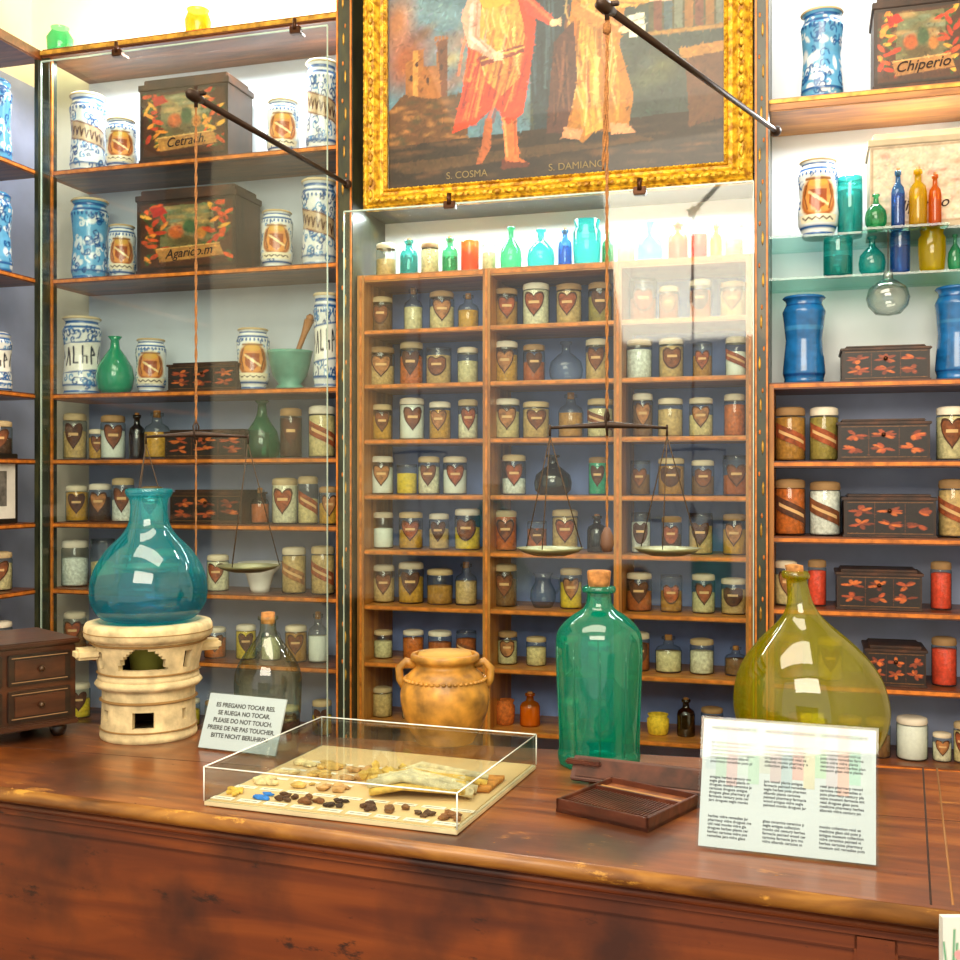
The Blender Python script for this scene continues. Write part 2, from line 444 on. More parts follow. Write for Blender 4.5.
def jar_into(mb, M, r, h, kind='jar', content=None, label='heart', lid=None, fill=None, glass=None):
    sub = MB(); glass = glass or GL
    content = content or CONT[R.choice(CW)]; lid = lid or R.choice(LIDS); fill = fill or R.uniform(.5, .8)
    if kind == 'jar':
        sub.lathe([(0, 0), (r*.92, 0), (r, h*.03), (r, h*.8), (r*.88, h*.87), (r*.88, h*.9)], glass, 24)
        sub.lathe([(0, h*.03), (r*.92, h*.03), (r*.95, h*.06), (r*.95, h*fill), (r*.6, h*(fill+.02)), (0, h*(fill+.03))], content, 20)
        sub.lathe([(r*.95, h*.84), (r*.99, h*.88), (r*.95, h*.97), (r*.7, h), (0, h*1.01)], lid, 20)
    elif kind == 'stub':
        sub.lathe([(0, 0), (r*.92, 0), (r, h*.03), (r, h*.95), (r*.97, h), (r*.94, h), (r*.94, h*.9)], glass, 24)
        sub.lathe([(0, h*.03), (r*.92, h*.03), (r*.94, h*.06), (r*.94, h*fill), (0, h*(fill+.03))], content, 20)
    elif kind == 'bottle':
        sub.lathe([(0, 0), (r*.94, 0), (r, h*.04), (r, h*.6), (r*.85, h*.7), (r*.4, h*.78), (r*.34, h*.92), (r*.5, h*.93), (r*.5, h), (r*.3, h)], glass, 24)
        sub.lathe([(0, h*.03), (r*.92, h*.04), (r*.93, h*.07), (r*.93, h*min(fill, .58)), (0, h*min(fill, .58))], content, 20)
        sub.lathe([(r*.28, h*.9), (r*.28, h*1.05), (0, h*1.06)], CORK, 12)
    elif kind == 'flask':
        sub.lathe([(0, 0), (r*.7, 0), (r*.95, h*.12), (r, h*.3), (r*.9, h*.5), (r*.5, h*.66), (r*.26, h*.74), (r*.22, h*.92), (r*.36, h*.95), (r*.34, h), (r*.2, h)], glass, 24)
    elif kind == 'pitcher':
        sub.lathe([(0, 0), (r*.7, 0), (r, h*.25), (r*.95, h*.5), (r*.6, h*.75), (r*.62, h*.9), (r*.8, h), (r*.75, h)], glass, 24)
        sub.tube([(r*.65, 0, h*.88), (r*1.2, 0, h*.85), (r*1.35, 0, h*.6), (r*.95, 0, h*.4)], r*.09, glass, 8)
    elif kind == 'pot':
        sub.lathe([(0, 0), (r*.8, 0), (r*.9, h*.05), (r, h*.4), (r, h*.75), (r*.8, h*.85), (r*.95, h), (r*.85, h), (r*.75, h*.8), (0, h*.75)], content, 24)
    if kind in ('jar', 'stub') and label:
        rl = r*1.012
        if label in ('heart', 'shield'):
            m = R.choice(LABELS); fn = heart if label == 'heart' else shield
            fn(sub, rl, h*.5, .82, h*.27, LABE); fn(sub, rl*1.004, h*.5, .7, h*.225, m)
            band(sub, rl*1.008, h*.54, 0, h*.03, LABL, -.4, .4)
        elif label == 'band':
            band(sub, rl, h*.45, h*.12, h*.13, R.choice(LABELS)); band(sub, rl*1.006, h*.45, h*.12, h*.03, LABL, -.9, .9)
    mb_off = len(mb.v)
    vs = [tuple(M @ Vector(v)) for v in sub.v]
    mb.v.extend(vs); mb.c.extend(sub.c)
    remap = [mb.mi(m) for m in sub.mats]
    for f, k, sm in zip(sub.f, sub.m, sub.sm):
        mb.f.append(tuple(i+mb_off for i in f)); mb.m.append(remap[k]); mb.sm.append(sm)

def jar_at(mb, px, z, wpx, hpx, Y=YO, **kw):
    t = Y/ray(px, 480).y; s = t/F; x = X_at(px, Y)
    M = Matrix.Translation((x, Y, z+0.0005)) @ Matrix.Rotation(math.atan2(-x, Y)*0.8+R.uniform(-.15, .15), 4, 'Z')
    jar_into(mb, M, wpx/2*s, hpx*s, **kw)

# ---------------------------------------------------------------- room shell
XC = X_at(45)
XL = XC-0.32
YB = YF+0.32
CEIL = 4.3
wallm = plain('wall_plaster', '#f2ead0', .9, var=.1, scale=2.5)
ceilm = plain('ceiling_plaster', '#ece3cf', .9, var=.1, scale=2)
fl = newmat('floor_tiles'); m = fl[0]; MATS['floor'] = m
br = fl[2].new('ShaderNodeTexBrick'); br.inputs['Scale'].default_value = 3
br.inputs['Color1'].default_value = lin('#8a5034')+(1,); br.inputs['Color2'].default_value = lin('#7a442c')+(1,); br.inputs['Mortar'].default_value = lin('#3a2a20')+(1,)
tcf = fl[2].new('ShaderNodeTexCoord'); fl[3].new(tcf.outputs['Object'], br.inputs['Vector'])
fl[3].new(br.outputs['Color'], fl[4].inputs['Base Color'])
XR = 2.2
def shell(name, *a, mat):
    b = MB(); b.box(*a, mat); return b.obj(name)
shell('wall_back', XL-.1, XR+.1, YB, YB+.1, 0, CEIL, mat=wallm)
shell('wall_left', XL-.1, XL, -1.5, YB, 0, CEIL, mat=wallm)
shell('wall_right', XR, XR+.1, -1.5, YB, 0, CEIL, mat=wallm)
shell('floor', XL-.1, XR+.1, -1.5, YB+.1, -.1, 0, mat=m)
shell('ceiling', XL-.1, XR+.1, -1.5, YB+.1, CEIL, CEIL+.1, mat=ceilm)

# ---------------------------------------------------------------- cabinets
zL = [Z_at(200, y) for y in (160, 273, 393, 461, 527, 596, 664, 735)]
zC = [Z_at(560, y) for y in (268, 325, 382, 440, 498, 556, 614, 674, 737)]
zR = [Z_at(860, y) for y in (97, 384, 464, 541, 614, 690, 766)]
TS = .011
ZLT = Z_at(345, 17)
XP1a, XP1b = X_at(341), X_at(357)
XP2a, XP2b = X_at(755), X_at(769)
XRE = X_at(1010)

def shelfboard(mb, x0, x1, z, wd, trim, y0=YF, y1=YB-.03, th=TS):
    mb.box(x0, x1, y0, y1, z-th, z+th, wd)
    mb.box(x0, x1, y0-.004, y0, z-th*.55, z+th*.55, trim)
mb = MB()
mb.box(XC+.001, XP1a-.001, YB-.03, YB-.003, 0, zL[2], BACK_BL)
mb.box(XC+.001, XP1a-.001, YB-.03, YB-.003, zL[2], ZLT, BACK_LT)
for z in zL: shelfboard(mb, XC+.001, XP1a-.001, z, WD_SHELF, TRIM_O)
mb.box(XC+.001, XP1a-.001, YF-.03, YB-.03, ZLT-.02, ZLT+.015, WD_SHELF, ch=.006)
mb.box(XC+.001, XP1a-.001, YF-.034, YF-.03, ZLT-.01, ZLT+.006, GOLDT)
mb.box(XC+.001, XP1a-.001, YF, YB-.03, .1, .3, WD_SHELF); mb.box(XC+.001, XP1a-.001, YF+.03, YB-.03, 0, .1, WD_SHELF)
mb.box(XC+.001, XC+.035, YF-.02, YF+.03, 0, ZLT, WD_DARK)
mb.box(XC+.036, XC+.042, YF-.012, YF-.001, 0, ZLT, TRIM_O)
mb.obj('shelf_cabinet')
mb = MB()
yl0 = 2.3
mb.box(XL+.003, XL+.03, yl0, YF+.3, 0, ZLT, BACK_BL)
for z in zL:
    mb.box(XL+.03, XC-.02, yl0, YF-.001, z-TS, z+TS, WD_SHELF); mb.box(XC-.02, XC-.016, yl0, YF-.022, z-TS*.5, z+TS*.5, TRIM_O)
mb.box(XL+.03, XC-.002, yl0, YF-.001, ZLT-.03, ZLT+.015, WD_SHELF, ch=.005)
mb.box(XC-.02, XC-.001, YF-.04, YF-.001, 0, ZLT-.03, WD_DARK)
mb.box(XL+.03, XC-.02, yl0-.02, yl0, 0, ZLT, WD_DARK)
mb.box(XL+.03, XC-.02, yl0, YF, 0, .3, WD_SHELF)
mb.obj('side_shelf_cabinet')
def pillar(mb, xa, xb, zt):
    mb.box(xa, xb, YF-.045, YB-.003, 0, zt, WD_DARK, ch=.004)
    mb.box(xa+.002, xa+.008, YF-.05, YF-.044, 0, zt, TRIM_O)
    mb.box(xb-.008, xb-.002, YF-.05, YF-.044, 0, zt, TRIM_O)
    z = .4
    xm = (xa+xb)/2
    while z < zt-.1:
        mb.ball((xm+.006*math.sin(z*9), YF-.045, z), (.005, .003, .026), GOLDT, 0, 1)
        mb.ball((xm-.008*math.sin(z*9), YF-.045, z+.05), (.004, .003, .01), TRIM_O, 0, 1)
        z += .14
    mb.box(xa, xb, YF-.055, YF+.0, 0, .15, WD_DARK)
cx = [XP1b, X_at(487), X_at(618), XP2a]
mb = MB()
pillar(mb, XP1a, XP1b, 4.1); pillar(mb, XP2a, XP2b, 4.1)
ZCT = Z_at(560, 200)
mb.box(cx[0], cx[3], YB-.03, YB-.003, 0, zC[0], BACK_C)
mb.box(cx[0], cx[3], YB-.03, YB-.003, zC[0], ZCT+.1, BACK_W)
for i, z in enumerate(zC):
    shelfboard(mb, cx[0]+.02, cx[3]-.0, z, WD_CEN, TRIM_O, th=.009 if i else .013)
for x in (cx[0]+.018, cx[1], cx[2], cx[3]-.016):
    mb.box(x-.014, x+.014, YF-.008, YB-.03, .25, zC[0]+.012, WD_CENV)
    mb.box(x-.004, x+.004, YF-.011, YF-.008, .25, zC[0]+.01, TRIM_O)
mb.box(cx[0], cx[3], YF, YB-.03, .0, .3, WD_CEN, ch=.004)
mb.box(cx[0], cx[3], YF+.06, YB-.03, ZCT+.03, ZCT+.06, WD_DARK)
mb.obj('jar_cabinet')
mb = MB()
XQ = XP2b+.001
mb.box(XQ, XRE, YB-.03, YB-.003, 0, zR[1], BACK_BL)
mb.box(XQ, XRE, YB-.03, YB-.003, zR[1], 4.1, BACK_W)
for i, z in enumerate(zR):
    if i == 0:
        mb.box(XQ, XRE, YF, YB-.03, z-.022, z+.022, WD_CEN, ch=.004); mb.box(XQ, XRE, YF-.004, YF, z+.004, z+.016, GOLDT)
    else: shelfboard(mb, XQ, XRE, z, WD_SHELF, TRIM_O)
mb.box(XQ, XRE, YF, YB-.03, .05, .3, WD_SHELF)
mb.box(XQ, XQ+.015, YF-.008, YB-.03, 0, zR[1], WD_CENV)
mb.box(XRE, XRE+.06, YF-.03, YB-.003, 0, 4.1, WD_DARK)
zG = [Z_at(860, 231), Z_at(860, 274)]
GSH = thin_glass('shelf_glass', '#dcf0ec', .06, .3)
for z in zG:
    mb.box(XQ, XRE, YF+.02, YB-.03, z-.004, z+.004, GSH)
mb.obj('open_shelf_unit')

# glass screens
GP = thin_glass('pane_glass', '#f8fcfa', .04, .3, rough=.04)
GE = plain('glass_edge', '#bcd4c6', .2)
CLIP = plain('bronze_clip', '#4a2c18', .4, .7)
def pane(xa, xb, zt, clips, Y=YF-.10):
    mb = MB(); mb.box(xa, xb, Y-.003, Y+.003, 0.0, zt, GP)
    mb.box(xa, xb, Y-.0032, Y+.0032, zt-.001, zt+.004, GE)
    mb.box(xa-.001, xa+.002, Y-.0034, Y+.0034, 0, zt, GE); mb.box(xb-.002, xb+.001, Y-.0034, Y+.0034, 0, zt, GE)
    for x in clips:
        mb.box(x-.022, x+.022, Y-.014, Y+.014, zt-.018, zt+.01, CLIP, ch=.003)
        mb.box(x-.006, x+.006, Y, YF-.036, zt-.003, zt+.006, CLIP)
        mb.lathe([(0, -.02), (.008, -.02), (.008, .02), (0, .02)], CLIP, 10, Matrix.Translation((x, Y-.012, zt+.016)))
    return mb.obj('glass_screen_panel')
pane(XC+.06, XP1a-.01, Z_at(200, 42, YF-.1), [X_at(118, YF-.1), X_at(296, YF-.1)])
pane(XP1b-.01, XP2a+.0, Z_at(560, 196, YF-.1), [X_at(450, YF-.1), X_at(640, YF-.1)])

# ---------------------------------------------------------------- painting
def painting():
    x0, x1, y0, y1 = 383, 728, -165, 196
    c = Canvas((x1-x0), (y1-y0), '#557886', x0, y0, 1.0)
    for i in range(120):
        c.ell(R.uniform(380, 560), R.uniform(-165, 95), R.uniform(12, 45), R.uniform(5, 14), R.choice(['#6c8e96', '#b09860', '#567c8c', '#9c6434', '#bca868', '#40697c', '#305c70']), .9, .5, R.uniform(-.8, .2))
    c.ell(402, 60, 36, 44, '#a05020', .8, .85, .4); c.ell(392, 20, 24, 40, '#b06c30', .8, .8, .3); c.ell(420, 36, 20, 10, '#64361a', .8, .7, -.4)
    c.poly([(402, 112), (402, 62), (410, 62), (410, 52), (422, 52), (422, 70), (436, 70), (436, 44), (448, 44), (448, 112)], '#98602c')
    c.poly([(436, 44), (448, 44), (448, 112), (442, 112)], '#643a20'); c.poly([(410, 52), (416, 52), (416, 100), (410, 100)], '#c08840')
    for k in range(4): c.poly([(434+k*4, 40), (436.5+k*4, 40), (436.5+k*4, 45), (434+k*4, 45)], '#98602c')
    for (a, b) in ((414, 66), (441, 56), (441, 72), (426, 84), (408, 80)): c.ell(a, b, 1.8, 3.5, '#3f2518')
    c.poly([(383, 112), (400, 96), (430, 104), (470, 100), (470, 150), (383, 160)], '#5c3c1e')
    for i in range(50): c.ell(R.uniform(385, 465), R.uniform(100, 150), R.uniform(4, 12), R.uniform(2, 5), R.choice(['#3f4028', '#8a6030', '#2c3420', '#9a6a38', '#b07a40']), .8, .6)
    c.poly([(536, -165), (728, -165), (728, 196), (536, 196)], '#36423c')
    for i in range(80): c.ell(R.uniform(540, 725), R.uniform(-160, 150), R.uniform(10, 30), R.uniform(8, 22), R.choice(['#34443e', '#525c44', '#2a3a34', '#5c5e34', '#405254']), .9, .5)
    c.poly([(530, -10), (566, -20), (578, 20), (570, 90), (574, 154), (540, 156), (536, 90), (528, 40)], '#1e3038', .9)
    for i in range(16):
        x = R.uniform(536, 570); y = R.uniform(-10, 90); c.line([(x, y), (x+R.uniform(-4, 4), y+50)], R.uniform(1, 3), R.choice(['#3a5560', '#18262c', '#4c6a70']), .6)
    c.poly([(655, -60), (728, -60), (728, 60), (655, 60)], '#54502f', .7)
    c.line([(655, 62), (728, 62)], 4, '#9a7438'); c.line([(655, 24), (728, 22)], 3, '#8a6630')
    for i in range(7): c.poly([(660+i*10, 30-i % 3*4), (668+i*10, 30-i % 3*4), (668+i*10, 60), (660+i*10, 60)], R.choice(['#6a7364', '#6a4030', '#98885a', '#455a60', '#886030']))
    for i in range(7): c.ell(664+i*9, 12, 4, 9, R.choice(['#7a8a90', '#985a2c', '#a99a6a', '#4a6a60']), .3)
    c.poly([(383, 150), (728, 140), (728, 196), (383, 196)], '#2c2216')
    for i in range(80): c.ell(R.uniform(383, 728), R.uniform(150, 192), R.uniform(8, 30), R.uniform(2, 4), R.choice(['#54402a', '#241f18', '#6a4828', '#3a2e22']), .8, .6)
    c.poly([(390, 168), (640, 158), (660, 166), (400, 180)], '#5a4226', .6)
    # left saint
    c.ell(520, 178, 42, 6, '#1e1a16', .6, .8)
    c.poly([(488, 130), (496, 130), (494, 160), (484, 176), (478, 176), (484, 158)], '#a85a30')
    c.poly([(504, 118), (522, 118), (522, 150), (524, 172), (536, 180), (510, 180), (508, 150)], '#cc6a34')
    c.line([(508, 130), (511, 170)], 2.5, '#f0a060', .8); c.line([(519, 122), (520, 168)], 2, '#8a3a1c', .7)
    c.poly([(505, 172), (518, 176), (534, 178), (534, 183), (506, 182)], '#5a2a1a')
    c.poly([(474, 0), (530, -6), (542, 40), (536, 82), (528, 128), (512, 138), (498, 118), (478, 134), (452, 142), (462, 106), (470, 60), (464, 26)], '#c43a14')
    c.poly([(486, 6), (520, 2), (530, 44), (524, 92), (505, 108), (488, 90), (480, 40)], '#c8943c')
    for i in range(54):
        x = R.uniform(468, 534); y = R.uniform(36, 92)
        c.line([(x, y), (x-5, y+18), (x-12+R.uniform(-3, 3), y+42)], R.uniform(1, 3.2), R.choice(['#f4702c', '#7a1c10', '#fa9440', '#9a2a18', '#5a140c', '#ea5422', '#8e2010']), .6)
    for i in range(36):
        x = R.uniform(486, 524); y = R.uniform(4, 66)
        c.line([(x, y), (x-2, y+10), (x+1, y+22)], R.uniform(1, 2.6), R.choice(['#f4cc70', '#8a5a20', '#e89a70', '#f0d080', '#7ab0a8', '#b07a30']), .6)
    c.poly([(482, 66), (528, 58), (530, 66), (484, 76)], '#7a3220'); c.line([(484, 70), (529, 61)], 1.4, '#e0b050')
    c.poly([(470, 4), (484, 4), (482, 46), (500, 62), (496, 70), (470, 54), (462, 24)], '#d8a088')
    c.line([(474, 12), (472, 44), (490, 60)], 4, '#ecc8b8', .8); c.line([(480, 10), (478, 44), (494, 62)], 2, '#a86a54', .8)
    for k in range(5): c.line([(498, 64+k*1.7), (506+k % 2, 62+k*2.2)], 1.6, '#f2cfa4')
    c.poly([(524, 4), (540, 14), (560, 36), (556, 42), (532, 28)], '#b8402a'); c.line([(528, 8), (556, 36)], 2.5, '#e87848', .8); c.ell(560, 40, 5, 4, '#e8bb90')
    for k in range(4): c.line([(561, 39), (567, 36+k*2.5)], 1.4, '#e8bb90')
    c.ell(503, -34, 34, 36, '#d8b860', .5, .5)
    c.ell(502, -46, 19, 13, '#5a3a24', .3); c.ell(503, -32, 14, 18, '#e6b98e', .2); c.ell(503, -18, 10, 9, '#6b452c', .4)
    c.ell(498, -35, 2, 1.2, '#2a1c16'); c.ell(509, -35, 2, 1.2, '#2a1c16'); c.line([(503, -34), (505, -27)], 1.3, '#b07a58'); c.line([(499, -22), (508, -22)], 1.6, '#a04a3a')
    c.poly([(494, -18), (512, -18), (520, 4), (486, 8)], '#e4b486'); c.poly([(478, 0), (530, -6), (532, 8), (510, 18), (486, 16)], '#d89a2c')
    # right saint
    c.ell(604, 160, 44, 6, '#1e1a16', .6, .8)
    c.poly([(580, 2), (620, -4), (632, 30), (626, 70), (640, 120), (634, 158), (602, 152), (590, 164), (572, 148), (566, 110), (574, 60)], '#a86e20')
    c.poly([(588, 10), (604, 6), (600, 70), (610, 150), (592, 156), (584, 80)], '#c4963a')
    for i in range(80):
        x = R.uniform(572, 624); y = R.uniform(4, 108)
        c.line([(x, y), (x+R.uniform(-4, 3), y+20), (x+R.uniform(-5, 6), y+44)], R.uniform(1, 3.2), R.choice(['#e4c070', '#8a5418', '#d49a38', '#a87028', '#5f3810', '#e8cc84', '#c05a24', '#b88030', '#7a3e14']), .55)
    c.poly([(560, 60), (580, 40), (584, 100), (572, 152), (552, 150), (556, 100)], '#4a2a20')
    for i in range(10): c.line([(R.uniform(558, 580), 60+i*3), (R.uniform(556, 576), 110+i*4)], 1.8, R.choice(['#7a4a30', '#2c1812']), .7)
    c.poly([(612, 4), (628, 8), (654, 22), (660, 30), (640, 34), (616, 32)], '#c89c48'); c.line([(616, 10), (650, 27)], 4, '#ecd090', .8); c.line([(618, 26), (650, 32)], 2, '#7a5420', .8)
    c.poly([(654, 20), (668, 24), (670, 31), (656, 31)], '#eebd94')
    for k in range(4): c.line([(668, 24+k*2.2), (677, 22+k*3)], 1.5, '#eebd94')
    c.poly([(582, 20), (600, 32), (628, 50), (624, 58), (596, 48), (578, 34)], '#b07434'); c.line([(588, 26), (624, 50)], 2.5, '#e0b060', .8); c.ell(630, 55, 6, 4, '#eebd94')
    for k in range(4): c.line([(633, 53+k), (641, 50+k*3)], 1.4, '#eebd94')
    c.poly([(634, 42), (650, 40), (652, 62), (636, 64)], '#d8dcc8'); c.line([(636, 48), (650, 46)], 1, '#6a6a58'); c.line([(636, 54), (650, 52)], 1, '#6a6a58')
    c.ell(600, -30, 34, 36, '#d8b860', .5, .5)
    c.ell(599, -42, 18, 13, '#6a4428', .3); c.ell(601, -28, 14, 18, '#e8bd94', .2); c.ell(602, -14, 9, 8, '#8a5a38', .4)
    c.ell(597, -31, 2, 1.2, '#2a1c16'); c.ell(608, -31, 2, 1.2, '#2a1c16'); c.line([(602, -30), (605, -23)], 1.3, '#b07a58'); c.line([(599, -18), (607, -18)], 1.6, '#a04a3a')
    c.poly([(592, -14), (610, -14), (620, 4), (584, 8)], '#e4b486')
    c.poly([(570, 145), (590, 150), (586, 160), (568, 156)], '#c88c60'); c.poly([(616, 145), (634, 148), (644, 158), (618, 158)], '#c88c60')
    c.poly([(690, 88), (728, 84), (728, 150), (694, 156)], '#5a3a20'); c.poly([(684, 80), (728, 76), (728, 86), (686, 90)], '#a07234')
    c.brush(6000, 7, 2.2, .25, 4)
    c.noise(0.3, 20, 5)
    return c
pc = painting()
YPAINT = YF-.02
pa = on_y(388, 480, YPAINT)[0].x; pb = on_y(724, 480, YPAINT)[0].x
fo_a = on_y(366, 480, YPAINT)[0].x; fo_b = on_y(753, 480, YPAINT)[0].x
zin = Z_at(560, 176, YPAINT); zout = Z_at(560, 197, YPAINT)
ztop = zin+(pb-pa)*361/345.
fwid = .5*((pa-fo_a)+(fo_b-pb)); ftop = ztop+fwid
mb = MB()
mb.grid(pc, (pa, YPAINT+.01, ztop), (pb-pa, 0, 0), (0, 0, -(ztop-zin)), OILP)
GOLD = newmat('carved_gilt_frame'); gm = GOLD[0]
b = GOLD[4]; N = GOLD[2]; L = GOLD[3]
tc = N.new('ShaderNodeTexCoord'); vo = N.new('ShaderNodeTexVoronoi'); vo.inputs['Scale'].default_value = 60
no = N.new('ShaderNodeTexNoise'); no.inputs['Scale'].default_value = 40
L.new(tc.outputs['Object'], vo.inputs['Vector']); L.new(tc.outputs['Object'], no.inputs['Vector'])
cr = N.new('ShaderNodeValToRGB'); cr.color_ramp.elements[0].color = lin('#9c6a0c')+(1,); cr.color_ramp.elements[1].color = lin('#e8b828')+(1,)
cr.color_ramp.elements[0].position = .35; cr.color_ramp.elements[1].position = .6
L.new(no.outputs['Fac'], cr.inputs['Fac']); L.new(cr.outputs['Color'], b.inputs['Base Color'])
b.inputs['Metallic'].default_value = .2; b.inputs['Roughness'].default_value = .45
bp = N.new('ShaderNodeBump'); bp.inputs['Distance'].default_value = .006; bp.inputs['Strength'].default_value = .6
L.new(vo.outputs['Distance'], bp.inputs['Height']); L.new(bp.outputs['Normal'], b.inputs['Normal'])
sec = [(0, .0), (0.0, .014), (.1, .02), (.16, .012), (.3, .014), (.5, .034), (.7, .04), (.84, .03), (.9, .034), (1, .026), (1, -.015)]
def fr(k, p):
    return [(pa-k*(pa-fo_a), YPAINT-p, zin-k*(zin-zout)), (pb+k*(fo_b-pb), YPAINT-p, zin-k*(zin-zout)),
            (pb+k*(fo_b-pb), YPAINT-p, ztop+k*fwid), (pa-k*(pa-fo_a), YPAINT-p, ztop+k*fwid)]
vs = []; fs = []
for k, p in sec: vs += fr(k, p)
for i in range(len(sec)-1):
    for j in range(4):
        q = (j+1) % 4
        fs.append((i*4+j, i*4+q, (i+1)*4+q, (i+1)*4+j)[::-1])
mb.add(vs, fs, gm)
def beads(p, q, n, rad):
    p = Vector(p); q = Vector(q); d = (q-p).normalized(); hz = abs(d.x) > .5
    for i in range(n):
        c = p.lerp(q, (i+.5)/n); a, b2 = rad*1.5, rad*.8
        mb.ball(c, (a if hz else b2, rad*.35, b2 if hz else a), gm, 0, 1)
for k, pr, sp, rd in ((.05, .02, .02, .005), (.62, .04, .045, .013), (.95, .03, .03, .006)):
    C4 = fr(k, pr)
    for j in range(4):
        a, d = Vector(C4[j]), Vector(C4[(j+1) % 4]); beads(a, d, int((d-a).length/sp), rd)
mb.box(pa, pb, YPAINT+.011, YPAINT+.03, zin, ztop, WD_DARK)
pobj = mb.obj('framed_painting')
INK = plain('painted_letters', '#8c7a50', .6)
Mt = lambda x, y, z, s=1: Matrix.Translation((x, y, z)) @ Matrix.Rotation(math.radians(90), 4, 'X')
text('painting_title_left', 'S. COSMA', Mt(X_at(466, YPAINT), YPAINT+.008, Z_at(466, 174, YPAINT)), .036, INK, pobj)
text('painting_title_right', 'S. DAMIANO', Mt(X_at(576, YPAINT), YPAINT+.008, Z_at(576, 165, YPAINT)), .036, INK, pobj)

# ---------------------------------------------------------------- painted boxes
def box_canvas(kind):
    c = Canvas(120, 100, '#3c2716' if kind == 'land' else '#1f1713', scale=1.3 if kind == 'land' else 1.0)
    if kind == 'land':
        c.poly([(5, 5), (115, 5), (115, 95), (5, 95)], '#4a2812')
        c.poly([(30, 8), (92, 8), (96, 68), (28, 68)], '#6f6a44')
        for i in range(24): c.ell(R.uniform(34, 90), R.uniform(10, 40), R.uniform(8, 18), R.uniform(3, 6), R.choice(['#8a9478', '#b08a50', '#6a7a5a', '#c09a60']), .8, .7)
        c.ell(60, 60, 30, 12, '#5a4a24', .6); c.ell(48, 46, 12, 12, '#b8581f', .4); c.ell(64, 40, 10, 14, '#3f5a34', .4); c.ell(78, 50, 8, 10, '#c07830', .4)
        for sx in (1, -1):
            for i in range(17):
                x = 60+sx*R.uniform(26, 52); y = 8+i*4.8
                a = R.uniform(-1.2, 1.2)
                c.ell(x, y, 10, 3.6, R.choice(['#31491f', '#4a3a18', '#3c5a2c']), .3, .9, a+.8)
                c.ell(x, y, R.uniform(7, 11), R.uniform(2.5, 4.2), R.choice(['#e0541a', '#f09030', '#c03614', '#e8a838', '#d04a1a']), .3, .95, a)
        c.poly([(16, 10), (32, 8), (38, 18), (20, 24)], '#b02818')
        c.poly([(24, 70), (100, 66), (106, 84), (28, 90)], '#b07a3c', .9)
        for i in range(14): c.ell(R.uniform(28, 102), R.uniform(70, 86), 7, 2, R.choice(['#c89850', '#8c5a24']), .8, .5)
        c.line([(24, 70), (100, 66)], 1.5, '#d8a860'); c.line([(28, 90), (106, 84)], 1.5, '#5a3418')
        c.brush(500, 6, 2.4, .25, R.randint(0, 99))
    elif kind == 'pale':  # box seen as a hazy reflection, whitish haze put into its paint
        c = Canvas(120, 100, '#cbbca2')
        for i in range(40): c.ell(R.uniform(6, 114), R.uniform(6, 94), R.uniform(6, 16), R.uniform(3, 9), R.choice(['#d9cab4', '#b8805c', '#a0a088', '#e0d2bc', '#c0604a', '#a88a68']), .8, .6)
        c.poly([(24, 70), (100, 66), (106, 84), (28, 90)], '#d8c0a0', .9)
        c.brush(400, 7, 3, .15, 8)
    else:
        for gx in (22, 60, 98):
            for gy in (30, 68):
                for k in range(7):
                    a = R.random()*6.28; c.ell(gx+9*math.cos(a), gy+9*math.sin(a), 9, 4, R.choice(['#b04c22', '#7c3418', '#d06a28', '#9a4420']), .3, .85, a)
        for x in (40, 80): c.line([(x, 10), (x, 90)], 1, '#5a3018')
        for y in (5, 95): c.line([(4, y), (116, y)], 2, '#7a5028')
        c.brush(500, 6, 2.4, .35, R.randint(0, 99))
    for (p, q) in (((2, 2), (118, 2)), ((118, 2), (118, 98)), ((118, 98), (2, 98)), ((2, 98), (2, 2))): c.line([p, q], 3, '#2a1a10' if kind != 'pale' else '#a89070')
    c.noise(.3, 6, R.randint(0, 99)); return c
BOXW = wood('box_wood', '#20130c', '#3a2214', '#54301a', (6, 6, 2), .5, .1)
BOXPW = plain('hazy_box_wood', '#c0b094', .6)  # whitened to match the reflection haze painted on that box
def painted_box(px0, px1, z, hpx, kind, label=None, Y0=YF+.03, d=.2, name='painted_drug_box'):
    t = Y0/ray((px0+px1)/2, 480).y; s = t/F; h = hpx*s
    xa, xb = X_at(px0, Y0), X_at(px1, Y0); w = xb-xa
    mb = MB(); bw = BOXPW if kind == 'pale' else BOXW
    mb.box(0, w, 0, d, 0.004, h*.86, bw); mb.box(-.006, w+.006, -.006, d+.006, h*.86, h*.93, bw, ch=.002)
    mb.box(.01, w-.01, .01, d-.01, h*.93, h, bw, ch=.004)
    mb.box(-.004, w+.004, -.004, d+.004, 0, h*.05, bw, ch=.001)
    mb.grid(box_canvas(kind), (0.002, -.0015, h*.855), (w-.004, 0, 0), (0, 0, -h*.8), BOXP)
    if kind == 'dark':
        mb.ball((w/2, -.006, h*.62), .008, CLIP, 0, 1)
    o = mb.obj(name, (xa, Y0, z+TS+.0005))
    bpy.context.view_layer.update()
    if label:
        text('label_text', label, Matrix.Translation((xa+w*.53, Y0-.004, z+TS+h*.235)) @ Matrix.Rotation(math.radians(93), 4, 'X') @ Matrix.Rotation(math.radians(3), 4, 'Z'), h*.15, plain('ink_dark', '#2a160e', .7), o, shear=.35, bold=.0003)
    return o
painted_box(140, 228, zL[0], 86, 'land', 'Cetrach.')
painted_box(137, 236, zL[1], 86, 'land', 'Agarico.m')
painted_box(168, 237, zL[2], 29, 'dark')
painted_box(165, 245, zL[3], 29, 'dark')
painted_box(170, 242, zL[4], 34, 'dark')
painted_box(874, 966, zR[0]+.012, 96, 'land', 'Chiperio')
painted_box(870, 966, zG[0]-.006, 98, 'pale', 'Hiperico')
painted_box(842, 930, zR[1], 36, 'dark')
painted_box(838, 930, zR[2], 42, 'dark')
